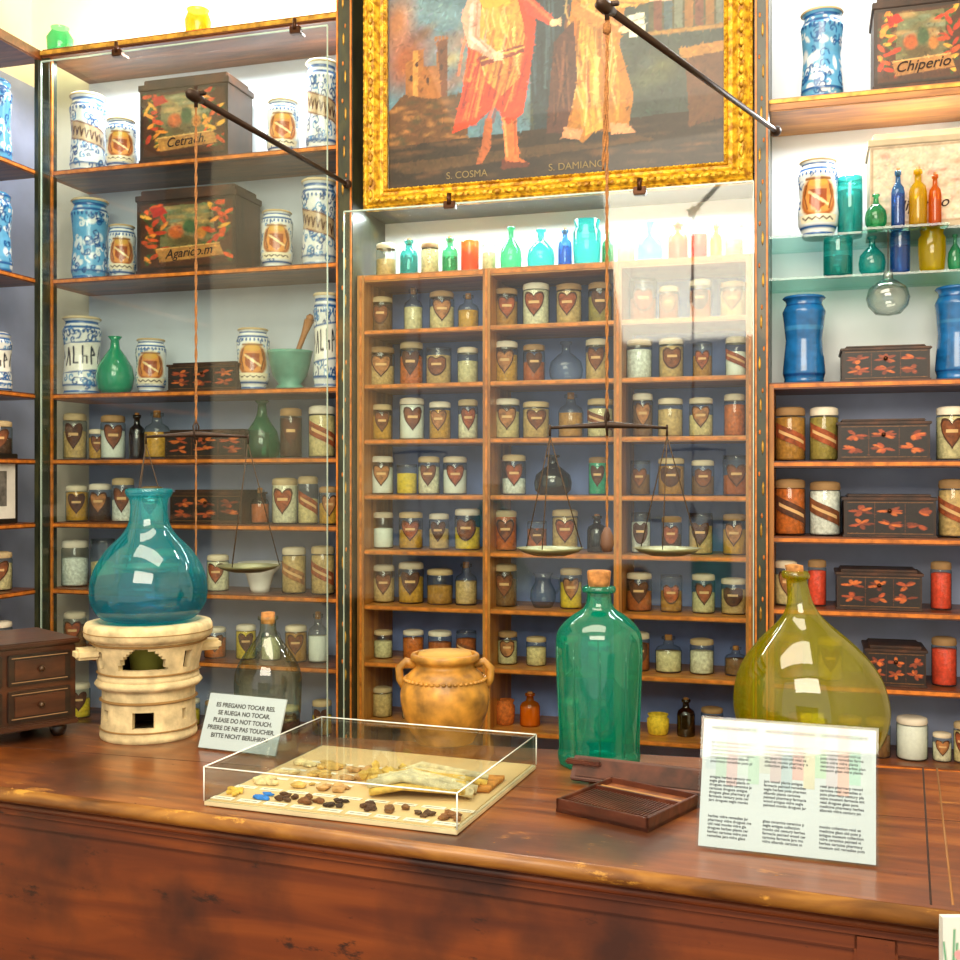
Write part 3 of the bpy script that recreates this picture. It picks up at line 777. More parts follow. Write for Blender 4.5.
painted_box(844, 936, zR[3], 43, 'dark')
painted_box(837, 922, zR[4], 40, 'dark')
painted_box(866, 926, zR[5], 40, 'dark')

# ---------------------------------------------------------------- majolica
A = albarello
A('albarello_jar', 88, zL[0]+TS, 36, 80, 'scroll'); A('majolica_drug_jar', 121, zL[0]+TS, 31, 54, 'crest')
A('majolica_drug_jar', 283, zL[0]+TS, 33, 58, 'crest'); A('albarello_jar', 322, zL[0]+TS, 33, 92, 'scroll')
A('albarello_jar', 90, zL[1]+TS, 37, 82, 'blue'); A('majolica_drug_jar', 122, zL[1]+TS, 28, 56, 'crest')
A('majolica_drug_jar', 277, zL[1]+TS, 33, 61, 'crest'); A('albarello_jar', 319, zL[1]+TS, 36, 88, 'scroll')
A('albarello_jar', 82, zL[2]+TS, 38, 78, 'text'); A('majolica_drug_jar', 151, zL[2]+TS, 31, 56, 'crest')
A('majolica_drug_jar', 253, zL[2]+TS, 34, 64, 'crest'); A('albarello_jar', 326, zL[2]+TS, 26, 96, 'text')
A('albarello_jar', 822, zR[0]+.022, 42, 92, 'blue'); A('majolica_drug_jar', 818, zG[0]+.005, 40, 80, 'crest')
A('albarello_jar', 804, zR[1]+TS, 42, 88, 'cobalt', waist=.84); A('albarello_jar', 957, zR[1]+TS, 42, 94, 'cobalt')
def side_jar(kind, yy, z, r, h, name='albarello_jar'):
    x = XC-.12; mb = MB()
    mb.lathe([(0, 0), (r*.85, 0), (r*.95, h*.03), (r, h*.12), (r*.86, h*.5), (r, h*.82), (r*.84, h*.9), (r*.92, h*.96), (r*.7, h), (0, h)], PAINT, canvas=albarello_canvas(kind))
    mb.obj(name, (x, yy, z+TS+.0005), math.atan2(-x, yy))
for z, kd, h in ((zL[0], 'blue', .34), (zL[1], 'blue', .33), (zL[2], 'text', .24)):
    side_jar(kd, 3.70, z, .066, h); side_jar('scroll', 3.5, z, .066, h)
mb = MB()
for z in zL[3:7]:
    for yy in (3.72, 3.56, 3.4):
        if z == zL[4]: continue
        M = Matrix.Translation((XC-.12, yy, z+TS+.0005)) @ Matrix.Rotation(.7, 4, 'Z')
        jar_into(mb, M, .052, R.uniform(.13, .2))
mb.obj('side_shelf_apothecary_jars')
mb = MB(); fm = plain('black_frame', '#1d1812', .4); pm = plain('photo_mount', '#e9e7df', .6); ph = plain('photo_print', '#6d6a64', .6, var=.5, scale=25)
mb.box(0, .018, -.16, .16, 0, .28, fm, ch=.003); mb.box(.018, .020, -.14, .14, .02, .26, pm); mb.box(.020, .021, -.09, .09, .07, .21, ph)
mb.obj('framed_photograph', (XC-.06, 3.58, zL[4]+TS+.0005))

def lathe_obj(name, px, z, prof_px, mat, Y=YO, extra=None, seg=32):
    t = Y/ray(px, 480).y; s = t/F; x = X_at(px, Y)
    mb = MB(); mb.lathe([(a*s, b*s) for a, b in prof_px], mat, seg)
    if extra: extra(mb, s)
    return mb.obj(name, (x, Y, z+.0005), math.atan2(-x, Y)*.8)
lathe_obj('green_glass_vase', 115, zL[2]+TS, [(0, 0), (13, 0), (17, 6), (19, 17), (17, 28), (11, 38), (5, 46), (4, 54), (7, 58), (6, 58)], plain('green_glazed_vase', '#149066', .15, coat=.5))
lathe_obj('green_glass_flask', 262, zL[3]+TS, [(0, 0), (13, 0), (17, 4), (18, 14), (15, 27), (8, 37), (5, 44), (4, 54), (7, 57), (6, 58), (4, 56)], GLG)
MORT = plain('marble_mortar', '#5f9c8c', .4, var=.2)
def pestle(mb, s):
    mb.tube([(2*s, 0, 20*s), (8*s, 0, 40*s), (14*s, 0, 56*s), (19*s, 0, 70*s)], [3.5*s, 2.5*s, 3*s, 5*s], plain('pestle_wood', '#a06a38', .5), 10)
    mb.ball((20*s, 0, 72*s), 5*s, plain('pestle_wood', '#a06a38'), 0, 1)
lathe_obj('mortar_and_pestle', 290, zL[2]+TS, [(0, 0), (13, 0), (14, 3), (11, 6), (17, 14), (20, 26), (22, 36), (23, 39), (20, 39), (18, 30), (12, 14), (0, 10)], MORT, extra=pestle)
WPOT = plain('white_ceramic', '#f2f0ea', .25)
lathe_obj('white_ceramic_cup', 260, zL[5]+TS, [(0, 0), (9, 0), (10, 4), (14, 18), (20, 24), (22, 30), (19, 30), (12, 16), (0, 8)], WPOT)

# ---------------------------------------------------------------- left cabinet jars
mb = MB()
def J(px, z, w, h, **k): jar_at(mb, px, z+TS, w, h, **k)
for px, w, h, k in ((75, 23, 46, dict(content=CONT[0])), (113, 24, 44, dict(content=C_WHT)), (137, 16, 44, dict(kind='bottle', glass=GLK)), (157, 26, 46, dict(kind='bottle')),
                    (291, 22, 50, dict(content=CONT[5], fill=.8)), (322, 27, 52, dict(label='band', content=CONT[4], fill=.8)), (97, 16, 30, dict())):
    J(px, zL[3], w, h, **k)
for px, w, h, k in ((77, 22, 36, dict(content=CONT[7], fill=.8)), (100, 22, 38, dict(content=CONT[5])), (123, 22, 44, dict(content=CONT[8])), (152, 22, 36, dict()), (260, 18, 34, dict(kind='bottle')),
                    (285, 26, 46, dict(content=CONT[3], fill=.85)), (308, 20, 48, dict(label='band', content=CONT[4])), (329, 20, 38, dict(content=CONT[7]))):
    J(px, zL[4], w, h, **k)
for px, w, h, k in ((75, 26, 46, dict(content=CONT[8], label=None, fill=.6)), (103, 24, 48, dict(kind='stub', content=CONT[4], label=None)), (130, 22, 40, dict(content=CONT[6])), (165, 26, 40, dict()), (218, 22, 36, dict()),
                    (294, 24, 46, dict(label='band', content=CONT[0], fill=.8)), (323, 24, 48, dict(content=CONT[0], fill=.8, label='band'))):
    J(px, zL[5], w, h, **k)
for px, w, h, k in ((75, 22, 38, {}), (120, 22, 40, dict(kind='bottle')), (215, 22, 30, dict(content=C_ORG)), (246, 20, 34, dict(content=C_YEL, fill=.8)), (271, 20, 38, dict(kind='bottle')), (296, 22, 36, {}), (318, 20, 48, dict(kind='bottle', content=C_WHT))):
    J(px, zL[6], w, h, **k)
for px in (80, 120, 190, 215, 245, 290, 322): J(px, zL[7], 20, R.choice([26, 34]), content=R.choice([C_YEL, CONT[5], CONT[1]]))
mb.obj('shelf_apothecary_jars')
# ---------------------------------------------------------------- centre jars
mb = MB()
cols = [(382, 412, 440, 468), (506, 537, 569, 600), (641, 670, 702, 735)]
over = {(3, 1): [(514, 24, 40, dict(content=CONT[8], fill=.4)), (553, 38, 40, dict(kind='flask', glass=GLK)), (598, 19, 38, dict(content=C_GRN, fill=.85))],
        (4, 1): [(505, 24, 40, dict(content=C_ORG, fill=.85)), (537, 20, 30, dict(kind='stub')), (565, 26, 42, dict(content=CONT[0], fill=.8)), (597, 20, 36, dict(kind='bottle', glass=GLK, content=CONT[5]))],
        (5, 1): [(505, 24, 42, {}), (543, 26, 34, dict(kind='pitcher')), (571, 22, 40, dict(content=C_YEL)), (598, 22, 36, {})],
        (1, 1): [(506, 24, 42, dict(content=CONT[7])), (534, 22, 38, {}), (566, 34, 40, dict(kind='flask')), (597, 23, 42, dict(content=CONT[0]))],
        (0, 1): [(506, 24, 40, dict(content=CONT[1])), (536, 27, 44, dict(content=CONT[3], fill=.82)), (569, 26, 42, dict(content=CONT[0], fill=.8)), (600, 24, 42, dict(content=CONT[6]))],
        (2, 0): [(382, 20, 36, {}), (412, 25, 42, dict(content=C_WHT, fill=.82)), (440, 22, 38, {}), (468, 20, 40, dict(content=CONT[3]))],
        (3, 0): [(382, 23, 38, dict(content=C_WHT, fill=.7)), (407, 21, 30, dict(kind='stub', content=C_YEL, label=None)), (429, 22, 38, dict(content=CONT[3])), (455, 24, 38, dict(content=C_WHT))],
        (7, 2): [(658, 22, 20, dict(kind='pot', content=C_YEL)), (686, 18, 36, dict(kind='bottle', glass=GLK)), (712, 22, 30, dict(content=C_ORG))],
        (7, 1): [(505, 20, 24, dict(kind='pot', content=C_ORG)), (530, 20, 32, dict(kind='bottle', glass=GLO)), (570, 20, 30, {}), (600, 20, 30, {})]}
for r in range(8):
    z = zC[r+1]
    for c in range(3):
        lst = over.get((r, c))
        if lst is None:
            lst = []
            small = (r >= 6)
            for p in cols[c]:
                kind = R.choices(['jar', 'stub', 'bottle'], [9, 2, 1.5])[0]
                lst.append((p+R.uniform(-2, 2), R.uniform(19, 27), R.uniform(26, 38) if small else R.uniform(34, 45),
                            dict(kind=kind, label=R.choices(['heart', 'shield', 'band', None], [4, 4, 2, 1.5])[0] if not small or R.random() < .4 else None,
                                 content=R.choice([CONT[q] for q in CW]+[C_ORG, C_YEL, C_WHT]))))
        for p, w, h, k in lst: jar_at(mb, p, z+.009, w, h, **k)
mb.obj('apothecary_jars')
mb = MB(); zt = zC[0]+.013
CB = CONT[10]
for p, w, h, g, kd, cc in ((386, 20, 36, GL, 'jar', CONT[0]), (409, 18, 38, GLT, 'bottle', GLT), (430, 18, 34, GL, 'jar', CONT[4]), (450, 16, 38, GLG, 'bottle', GLG), (470, 18, 34, GLO, 'stub', GLO), (489, 14, 30, GL, 'stub', CB), (511, 22, 46, GLG, 'flask', GLG), (541, 28, 42, GLT, 'flask', GLT), (565, 14, 40, GLB, 'bottle', GLB), (587, 28, 48, GLT, 'pot', GLT),
                       (608, 12, 36, GLG, 'bottle', GLG), (626, 18, 34, GL, 'stub', CB), (650, 26, 44, GLT, 'flask', GLG), (678, 20, 40, GLO, 'bottle', GLO), (699, 16, 28, GLR, 'stub', GLR), (716, 12, 36, GLY, 'bottle', GLY), (734, 18, 36, GL, 'stub', CB)):
    jar_at(mb, p, zt, w, h, kind=kd, glass=g, label=None, content=cc)
mb.obj('coloured_glass_vessels')
# right cabinet
mb = MB()
for px, w, h, z, k in ((790, 30, 54, zR[2], dict(label='band', content=CONT[1], fill=.8)), (824, 28, 54, zR[2], dict(label='band', content=CONT[6], fill=.8)), (951, 28, 54, zR[2], dict(content=CONT[10], fill=.8)),
                       (790, 30, 56, zR[3], dict(label='band', content=C_ORG, fill=.82)), (825, 30, 54, zR[3], dict(label='band', content=CONT[8], fill=.82)), (953, 28, 58, zR[3], dict(label='band', content=CONT[0], fill=.8)),
                       (786, 22, 44, zR[4], dict(content=CONT[4])), (790, 26, 44, zR[5], dict(content=CONT[9])), (830, 24, 42, zR[5], dict()),
                       (912, 30, 42, zR[6], dict(content=C_WHT, fill=.8, label=None)), (942, 18, 28, zR[6], dict(content=CONT[3])), (962, 16, 40, zR[6], dict(content=CONT[4])),
                       (800, 24, 38, zR[6], {}), (850, 24, 38, zR[6], {}), (878, 24, 38, zR[6], {})):
    jar_at(mb, px, z+TS, w, h, **k)
mb.obj('banded_apothecary_jars')
mb = MB()
for px, w, h, z in ((817, 18, 46, zR[4]), (941, 20, 48, zR[4]), (944, 24, 48, zR[5])):
    jar_at(mb, px, z+TS, w, h, kind='jar', content=C_RED, fill=.75, label=None, lid=LIDS[3])
mb.obj('red_powder_bottles')
mb = MB()
def V(px, w, h, z, g, kd): jar_at(mb, px, z+.004, w, h, Y=YF+.05, kind=kd, glass=g, label=None, content=g)
V(838, 28, 38, zG[1], GLT, 'stub'); V(872, 26, 38, zG[1], GLT, 'flask'); V(900, 19, 42, zG[1], GLB, 'stub'); V(932, 26, 44, zG[1], GLY, 'pot'); V(955, 14, 36, zG[1], GLG, 'flask')
mb.obj('coloured_glass_beakers')
mb = MB()
jar_at(mb, 850, zG[0]+.004, 24, 60, Y=YF+.12, kind='stub', glass=GLT, label=None, content=GLT)
mb.obj('turquoise_glass_beaker')
mb = MB()
for k, (px, w, h, g, kd) in enumerate(((876, 21, 34, GLG, 'flask'), (898, 13, 56, GLB, 'bottle'), (918, 17, 56, GLY, 'bottle'), (935, 12, 50, GLO, 'bottle'))):
    jar_at(mb, px, zG[0]+.004, w, h, Y=YF-.004, kind=kd, glass=g, label=None, content=g)
mb.box(X_at(862, YF), X_at(948, YF), YF-.035, YF+.019, zG[0]-.004, zG[0]+.004, GSH)
mb.obj('small_glass_bottles')
mb = MB(); Yh = YF-.03; t = Yh/ray(888, 480).y; s = t/F
mb.lathe([(0, -14*s), (12*s, -12*s), (19*s, -4*s), (21*s, 4*s), (18*s, 14*s), (10*s, 20*s), (5*s, 23*s), (4*s, 30*s), (6*s, 32*s)], thin_glass('clear_flask_glass', '#f6faf8', .14, .8, '#8f9f98'), 32)
ph = on_y(888, 302, Yh)[0]
mb.tube([(0, 0, 30*s), (0, 0, zG[0]-.004-ph.z)], .0015, CLIP, 5)
mb.obj('hanging_glass_flask', ph)
lathe_obj('amber_glass_jar', 198, ZLT+.015, [(0, 0), (9, 0), (12, 8), (13, 20), (10, 28), (11, 31)], GLO, Y=YF+.08)
lathe_obj('green_glass_jar', 60, ZLT+.015, [(0, 0), (9, 0), (12, 8), (13, 20), (8, 28), (9, 31)], GLG, Y=YF+.08)

# ---------------------------------------------------------------- counter
P = [on_z(-170, 766), on_z(985, 918), on_z(985, 772), on_z(-170, 708)]
def inset(P, d):
    out = []; n = len(P)
    for i in range(n):
        a, b, c = P[i-1], P[i], P[(i+1) % n]
        e1 = (b-a).normalized(); e2 = (c-b).normalized()
        n1 = Vector((-e1.y, e1.x, 0)); n2 = Vector((-e2.y, e2.x, 0))
        k = d/(1+n1.dot(n2)); out.append(b+(n1+n2)*k)
    return out
def prism(mb, P, z0, z1, mat):
    n = len(P); vs = [(p.x, p.y, z0) for p in P]+[(p.x, p.y, z1) for p in P]
    fs = [tuple(range(n))[::-1], tuple(range(n, 2*n))]+[(i, (i+1) % n, n+(i+1) % n, n+i) for i in range(n)]
    mb.add(vs, fs, mat)
ang = math.atan2(P[1].y-P[0].y, P[1].x-P[0].x)
CTOP = wood('counter_top_wood', '#54290f', '#743c14', '#945620', (1.6, 11, 11), .3, .3, rot=-ang, worn=('#46220b', .5), worn2=('#a8702e', .62))
CFR = wood('counter_front_wood', '#50200a', '#6c300c', '#864212', (.8, 8, 8), .5, .1, rot=-ang, worn=('#3a180a', .5), worn2=('#2c1409', .6))
CNOSE = wood('worn_edge_wood', '#54300f', '#80501c', '#a8742e', (3, 12, 12), .4, .2, rot=-ang, worn2=('#d09a40', .6))
mb = MB()
prism(mb, inset(P, .012), COUNTER-.03, COUNTER, CTOP)
prism(mb, inset(P, .026), COUNTER-.05, COUNTER-.03, CFR)
prism(mb, inset(P, .036), COUNTER-.062, COUNTER-.05, CFR)
prism(mb, inset(P, .055), .0, COUNTER-.062, CFR)
Pn = inset(P, .013)
mb.tube([(p.x, p.y, COUNTER-.0145) for p in (Pn[0], Pn[1])], .0145, CNOSE, 14)
mb.tube([(p.x, p.y, COUNTER-.0145) for p in (Pn[1], Pn[2])], .0145, CNOSE, 14)
Pn2 = inset(P, .028)
mb.tube([(p.x, p.y, COUNTER-.041) for p in (Pn2[0], Pn2[1])], .008, CFR, 10)
SEAM = plain('seam_dark', '#2a140a', .8)
a = on_z(931, 905); b = on_z(923, 768)
mb.tube([(a.x, a.y, COUNTER-.0008), (b.x, b.y, COUNTER-.0008)], .0018, SEAM, 6)
a = on_z(953, 905); b = on_z(937, 768)
mb.tube([(a.x, a.y, COUNTER-.0012), (b.x, b.y, COUNTER-.0012)], .0022, plain('inlay_light', '#8a5a24', .5), 6)
sa = P[0].lerp(P[3], .52); sb = P[1].lerp(P[2], .55)
mb.tube([(sa.x, sa.y, COUNTER-.0009), (sb.x, sb.y, COUNTER-.0009)], .0014, SEAM, 6)
CHIP = plain('bare_wood_chip', '#a87434', .8, var=.3, scale=80)
for k in range(60):
    f1 = R.uniform(.12, .97); f2 = R.random()**2*.5+.02
    p = (P[0].lerp(P[1], f1)).lerp(P[3].lerp(P[2], f1), f2)
    mb.ball((p.x, p.y, COUNTER-.0012), (R.uniform(.002, .008), R.uniform(.0015, .003), .0016), CHIP if R.random() < .6 else SEAM, .4, 1)
Pf = inset(P, .055); e = (Pf[1]-Pf[0]); Ln = e.length; e.normalize(); nrm = Vector((e.y, -e.x, 0))
Mf = Matrix(((e.x, -nrm.x, 0, Pf[0].x), (e.y, -nrm.y, 0, Pf[0].y), (0, 0, 1, 0), (0, 0, 0, 1)))
mb.box(0, Ln, -.01, 0, COUNTER-.09, COUNTER-.062, CFR, Mf, ch=.004)
mb.box(Ln-.12, Ln-.06, -.014, 0, 0.02, COUNTER-.062, CFR, Mf, ch=.004); mb.box(.0, .07, -.014, 0, 0.02, COUNTER-.1, CFR, Mf, ch=.004)
mb.box(0, Ln, -.02, 0, 0, .12, CFR, Mf, ch=.004)
mb.obj('shop_counter')

def cpos(px, py, wpx):
    t0 = (CZ-COUNTER)*F/(py-480); t = t0
    for _ in range(4): t = t0+wpx/2*t/F*0.95
    d = ray(px, 480); return Vector((d.x*t, d.y*t, COUNTER+.0005)), t/F
def smoothprof(p, n=6):
    out = []
    for i in range(len(p)-1):
        p0 = p[max(i-1, 0)]; p1 = p[i]; p2 = p[i+1]; p3 = p[min(i+2, len(p)-1)]
        for k in range(n):
            t = k/n
            f = lambda a, b, c, d: .5*((2*b)+(-a+c)*t+(2*a-5*b+4*c-d)*t*t+(-a+3*b-3*c+d)*t*t*t)
            out.append((max(0, f(p0[0], p1[0], p2[0], p3[0])), f(p0[1], p1[1], p2[1], p3[1])))
    out.append(p[-1]); return out

# ---- clay brazier
pos, s = cpos(149, 745, 96)
TERR = plain('whitewashed_clay', '#d6c294', .85, var=.25, scale=26, bump=.35)
BRZ_IN = plain('brazier_inside', '#5b3c22', .9, var=.4, scale=14)  # darker brown for the inner wall and core
RNG = plain('brazier_ring', '#94703e', .9)
mb = MB()
prof = smoothprof([(46, 0), (47, 3), (46, 10), (45, 30), (45, 48), (47, 52)], 4)+smoothprof([(48, 56), (49, 60), (48, 64), (50, 76), (53, 90), (56, 98)], 5)
prof = [(r*s, z*s) for r, z in prof]
seg = 96; th = 7*s
def hole(tc, zc):
    d = math.degrees(tc); zz = zc/s
    if 70 < zz < 93 and ((d+6)/27)**2+((zz-70)/22)**2 < 1: return True
    if -20 < d < 8 and 14 < zz < 32: return True
    for c in (-62, 48, 90, -110, 150):
        if abs(d-c) < 5 and 72 < zz < 88: return True
        if abs(d-c) < 4 and 18 < zz < 32: return True
    return False
n = len(prof); vs = []
for (r, z) in prof:
    for j in range(seg):
        t = -math.pi+2*math.pi*j/seg; vs.append((r*math.sin(t), -r*math.cos(t), z))
no_ = len(vs)
for (r, z) in prof:
    for j in range(seg):
        t = -math.pi+2*math.pi*j/seg; vs.append(((r-th)*math.sin(t), -(r-th)*math.cos(t), z))
H = [[hole(-math.pi+2*math.pi*(j+.5)/seg, (prof[i][1]+prof[i+1][1])/2) for j in range(seg)] for i in range(n-1)]
fo = []; fi = []; fe = []
for i in range(n-1):
    for j in range(seg):
        k = (j+1) % seg; a, b_, c, d = i*seg+j, i*seg+k, (i+1)*seg+k, (i+1)*seg+j
        if H[i][j]:
            if not H[i][(j-1) % seg]: fe.append((a, d, d+no_, a+no_))
            if not H[i][k]: fe.append((b_, b_+no_, c+no_, c))
            if i > 0 and not H[i-1][j]: fe.append((a, a+no_, b_+no_, b_))
            if i < n-2 and not H[i+1][j]: fe.append((d, c, c+no_, d+no_))
        else:
            fo.append((a, b_, c, d)); fi.append((a+no_, d+no_, c+no_, b_+no_))
mb.add(vs, fo+fe, TERR); mb.add(vs, fi, BRZ_IN)
mb.lathe([(0, .002), ((46)*s, 0), (46*s, 5*s), (0, 6*s)], TERR, 48)
mb.lathe([(38*s, 50*s), (49*s, 50*s), (52*s, 54*s), (49*s, 58*s), (38*s, 58*s), (38*s, 50*s)], TERR, 48)
for zz in (10, 38): mb.lathe([((45)*s, (zz-1.5)*s), (47.6*s, zz*s), (45*s, (zz+1.5)*s)], RNG, 48)
for zz in (65, 94): mb.lathe([((47+(zz-64)*.23)*s, (zz-1.5)*s), ((50+(zz-64)*.23)*s, zz*s), ((47+(zz-64)*.23)*s, (zz+1.5)*s)], RNG, 48)
mb.lathe([(0, 48*s), (41*s, 48*s), (41*s, 62*s), (0, 62*s)], BRZ_IN, 32)
mb.lathe([(0, 96*s), (54*s, 96*s), (60*s, 98*s), (62*s, 101*s), (62*s, 109*s), (60*s, 113*s), (50*s, 114*s), (47*s, 111*s), (0, 110*s)], TERR, 48)
mb.lathe([(61*s, 104*s), (62.8*s, 105*s), (61*s, 106*s)], RNG, 48)
mb.lathe([(0, 66*s), (18*s, 66*s), (20*s, 96*s), (0, 96*s)], plain('ember_green', '#9a9a3c', .8), 16)
for sx in (-1, 1):
    M = Matrix.Rotation(TH, 4, 'Z')
    mb.box(sx*60*s-12*s, sx*60*s+12*s, -10*s, 10*s, 80*s, 91*s, TERR, M, ch=3*s)
mb.obj('clay_brazier', pos, math.atan2(-pos.x, pos.y)-.02)
# ---- turquoise carboy on brazier
pz = pos.z+114*s
pr = smoothprof([(0, 0), (36, 0), (47, 4), (55, 16), (57, 30), (55, 44), (49, 58), (39, 72), (27, 84), (20, 96), (18, 110), (19, 120), (22, 124), (22, 129)], 4)
pr = [(a*s, b*s) for a, b in pr]; pr[0] = (0, 0.0)
TEAL = milky_glass('turquoise_bottle_glass', '#84e4ec', .2, .1, '#10a0b0', '#18c8d4', .3)
mb = MB(); mb.lathe(pr, TEAL, 64)
mb.lathe([(20*s, 124*s), (23*s, 126*s), (23*s, 130*s), (20*s, 131*s), (18*s, 128*s)], TEAL, 40)
mb.lathe([(0, 1.5*s), (34*s, 1.5*s), (45*s, 5*s), (53*s, 16*s), (55*s, 30*s), (53*s, 43*s), (0, 43.2*s)], thin_glass('bluish_liquid', '#a0d4ec', .02, .1, '#60b4d4'), 56)
mb.obj('turquoise_glass_carboy', (pos.x, pos.y, pz+.001))
# ---- clear bottle
pos, s = cpos(268, 726, 62)
pr = smoothprof([(0, 0), (28, 0), (32, 4), (33, 20), (33, 44), (27, 60), (16, 76), (9, 86), (8, 98), (10, 100), (10, 103)], 4)
CLR = thin_glass('pale_green_bottle_glass', '#f2f8ea', .09, .7, '#9cb894')
mb = MB(); mb.lathe([(a*s, b*s) for a, b in pr], CLR, 40)
mb.lathe([(7*s, 96*s), (7*s, 107*s), (0, 108*s)], CORK, 14)
mb.obj('clear_glass_bottle', pos)
# ---- two handled ochre jar
pos, s = cpos(445, 748, 58)
OCH = plain('ochre_earthenware', '#b88230', .5, var=.4, scale=24, bump=.2, coat=.15)
pr = smoothprof([(0, 0), (26, 0), (30, 4), (39, 20), (44, 38), (44, 52), (38, 66), (30, 74), (29, 78), (34, 82), (34, 87), (30, 88), (26, 82), (0, 76)], 4)
mb = MB(); mb.lathe([(a*s, b*s) for a, b in pr], OCH, 44)
for k in range(44):
    a = k/44*6.283; mb.ball((40*s*math.cos(a), 40*s*math.sin(a), 63*s), (3*s, 3*s, 2*s), OCH, 0, 1)
for sx in (-1, 1):
    M = Matrix.Rotation(TH, 4, 'Z')
    mb.tube([M @ Vector(q) for q in ((sx*28*s, 0, 76*s), (sx*39*s, 0, 80*s), (sx*46*s, 0, 73*s), (sx*45*s, 0, 62*s), (sx*41*s, 0, 55*s))], [4*s, 4*s, 4.2*s, 4*s, 4*s], OCH, 10)
mb.lathe([(0, 80*s), (30*s, 80*s), (26*s, 89*s), (0, 91*s)], plain('clay_lid', '#bc9240', .6, bump=.3), 24)
mb.obj('two_handled_ceramic_jar', pos)
# ---- green bottle
pos, s = cpos(599, 773, 76)
hk = .905
pr = smoothprof([(0, 3), (34, 0), (40, 3), (41, 12), (39, 20), (41, 60), (43, 110), (43, 134), (40, 148), (29, 161), (17, 170), (13, 177), (12, 189), (13, 190)], 4)+[(16, 189), (17, 192), (16, 195), (13, 196)]
pr[0] = (0, 0)
GRB = milky_glass('emerald_bottle_glass', '#54dcc8', .24, .1, '#08a08c', '#08c4a8', .3)
mb = MB(); mb.lathe([(a*s, b*s*hk) for a, b in pr], GRB, 64)
for k in range(10):
    a = k/10*6.283+.2; u = Vector((math.sin(a), -math.cos(a), 0))
    mb.tube([u*(40.9*s)+Vector((0, 0, 14*s)), u*(41.2*s)+Vector((0, 0, 40*s)), u*(43*s)+Vector((0, 0, 100*s)), u*(43.2*s)+Vector((0, 0, 118*s))], .0018, GRB, 6)
mb.lathe([(0, 184*s*hk), (9*s, 184*s*hk), (11*s, 200*s*hk), (12*s, 211*s*hk), (11*s, 213*s*hk), (0, 214*s*hk)], CORK, 18)
mb.obj('green_glass_bottle', pos)
# ---- yellow green demijohn
pos, s = cpos(812, 778, 120)
hk = .925
pr = smoothprof([(0, 0), (30, 0), (50, 6), (66, 24), (74, 48), (75, 68), (70, 92), (60, 112), (44, 132), (28, 148), (18, 160), (12, 176), (10, 198)], 4)+[(13, 199), (14, 203), (12, 207), (9, 207)]
YG = milky_glass('olive_bottle_glass', '#dcd640', .2, .11, '#948a04', '#c8c408', .35)
def lean(v):
    k = max(0, v[2]/(207*s)); sh = -20*s*k*k
    return (v[0]+sh*CT, v[1]+sh*ST, v[2])
mb = MB(); mb.lathe([(a*s, b*s*hk) for a, b in pr], YG, 64, warp=lean)
mb.lathe([(0, 202*s*hk), (8*s, 202*s*hk), (9*s, 213*s*hk), (0, 215*s*hk)], CORK, 16, warp=lean)
mb.obj('yellow_green_demijohn', pos)

# ---- drawer chest at left
fr_ = on_z(76, 735); fl_ = on_z(-75, 760)
e = (fr_-fl_); w = e.length; e.normalize()
sc = 2.6/F
CH = wood('chest_wood', '#2a150c', '#42210f', '#5c3219', (2, 10, 10), .35, .3); CH2 = wood('drawer_front_wood', '#140c08', '#24150d', '#38200f', (2, 10, 10), .35, .3)
mb = MB(); h = 92*sc; d = .24; f0 = 14*sc
for (x, y) in ((.03, .03), (w-.03, .03), (.03, d-.03), (w-.03, d-.03)):
    mb.lathe([(0, 0), (.012, 0), (.018, .01), (.02, .02), (.012, f0), (0, f0)], CH2, 14, Matrix.Translation((x, y, 0)))
mb.box(0, w, 0, d, f0, h, CH, ch=.003)
mb.box(-.006, w+.008, -.008, d+.004, h, h+.012, CH, ch=.003); mb.box(-.004, w+.004, -.006, d, f0-.004, f0+.01, CH, ch=.003)
nc = 2; nr = 2; cw = (w-.02)/nc; rh = (h-f0-.02)/nr
BONE = plain('bone_inlay', '#a8825a', .5)
for i in range(nc):
    for j in range(nr):
        x0 = .01+i*cw; z0 = f0+.012+j*rh
        mb.box(x0+.006, x0+cw-.006, -.008, 0, z0+.006, z0+rh-.006, CH2, ch=.002)
        mb.box(x0+.02, x0+cw-.02, -.0105, -.008, z0+.018, z0+rh-.018, CH, ch=.001)
        for q in (z0+.013, z0+rh-.014): mb.box(x0+.014, x0+cw-.014, -.0092, -.008, q, q+.0015, BONE)
        mb.ball((x0+cw/2, -.018, z0+rh/2), .007, plain('dark_knob', '#4a3420', .3, .4), 0, 2)
mb.obj('small_drawer_chest', (fl_.x, fl_.y, COUNTER+.0005), math.atan2(e.y, e.x))

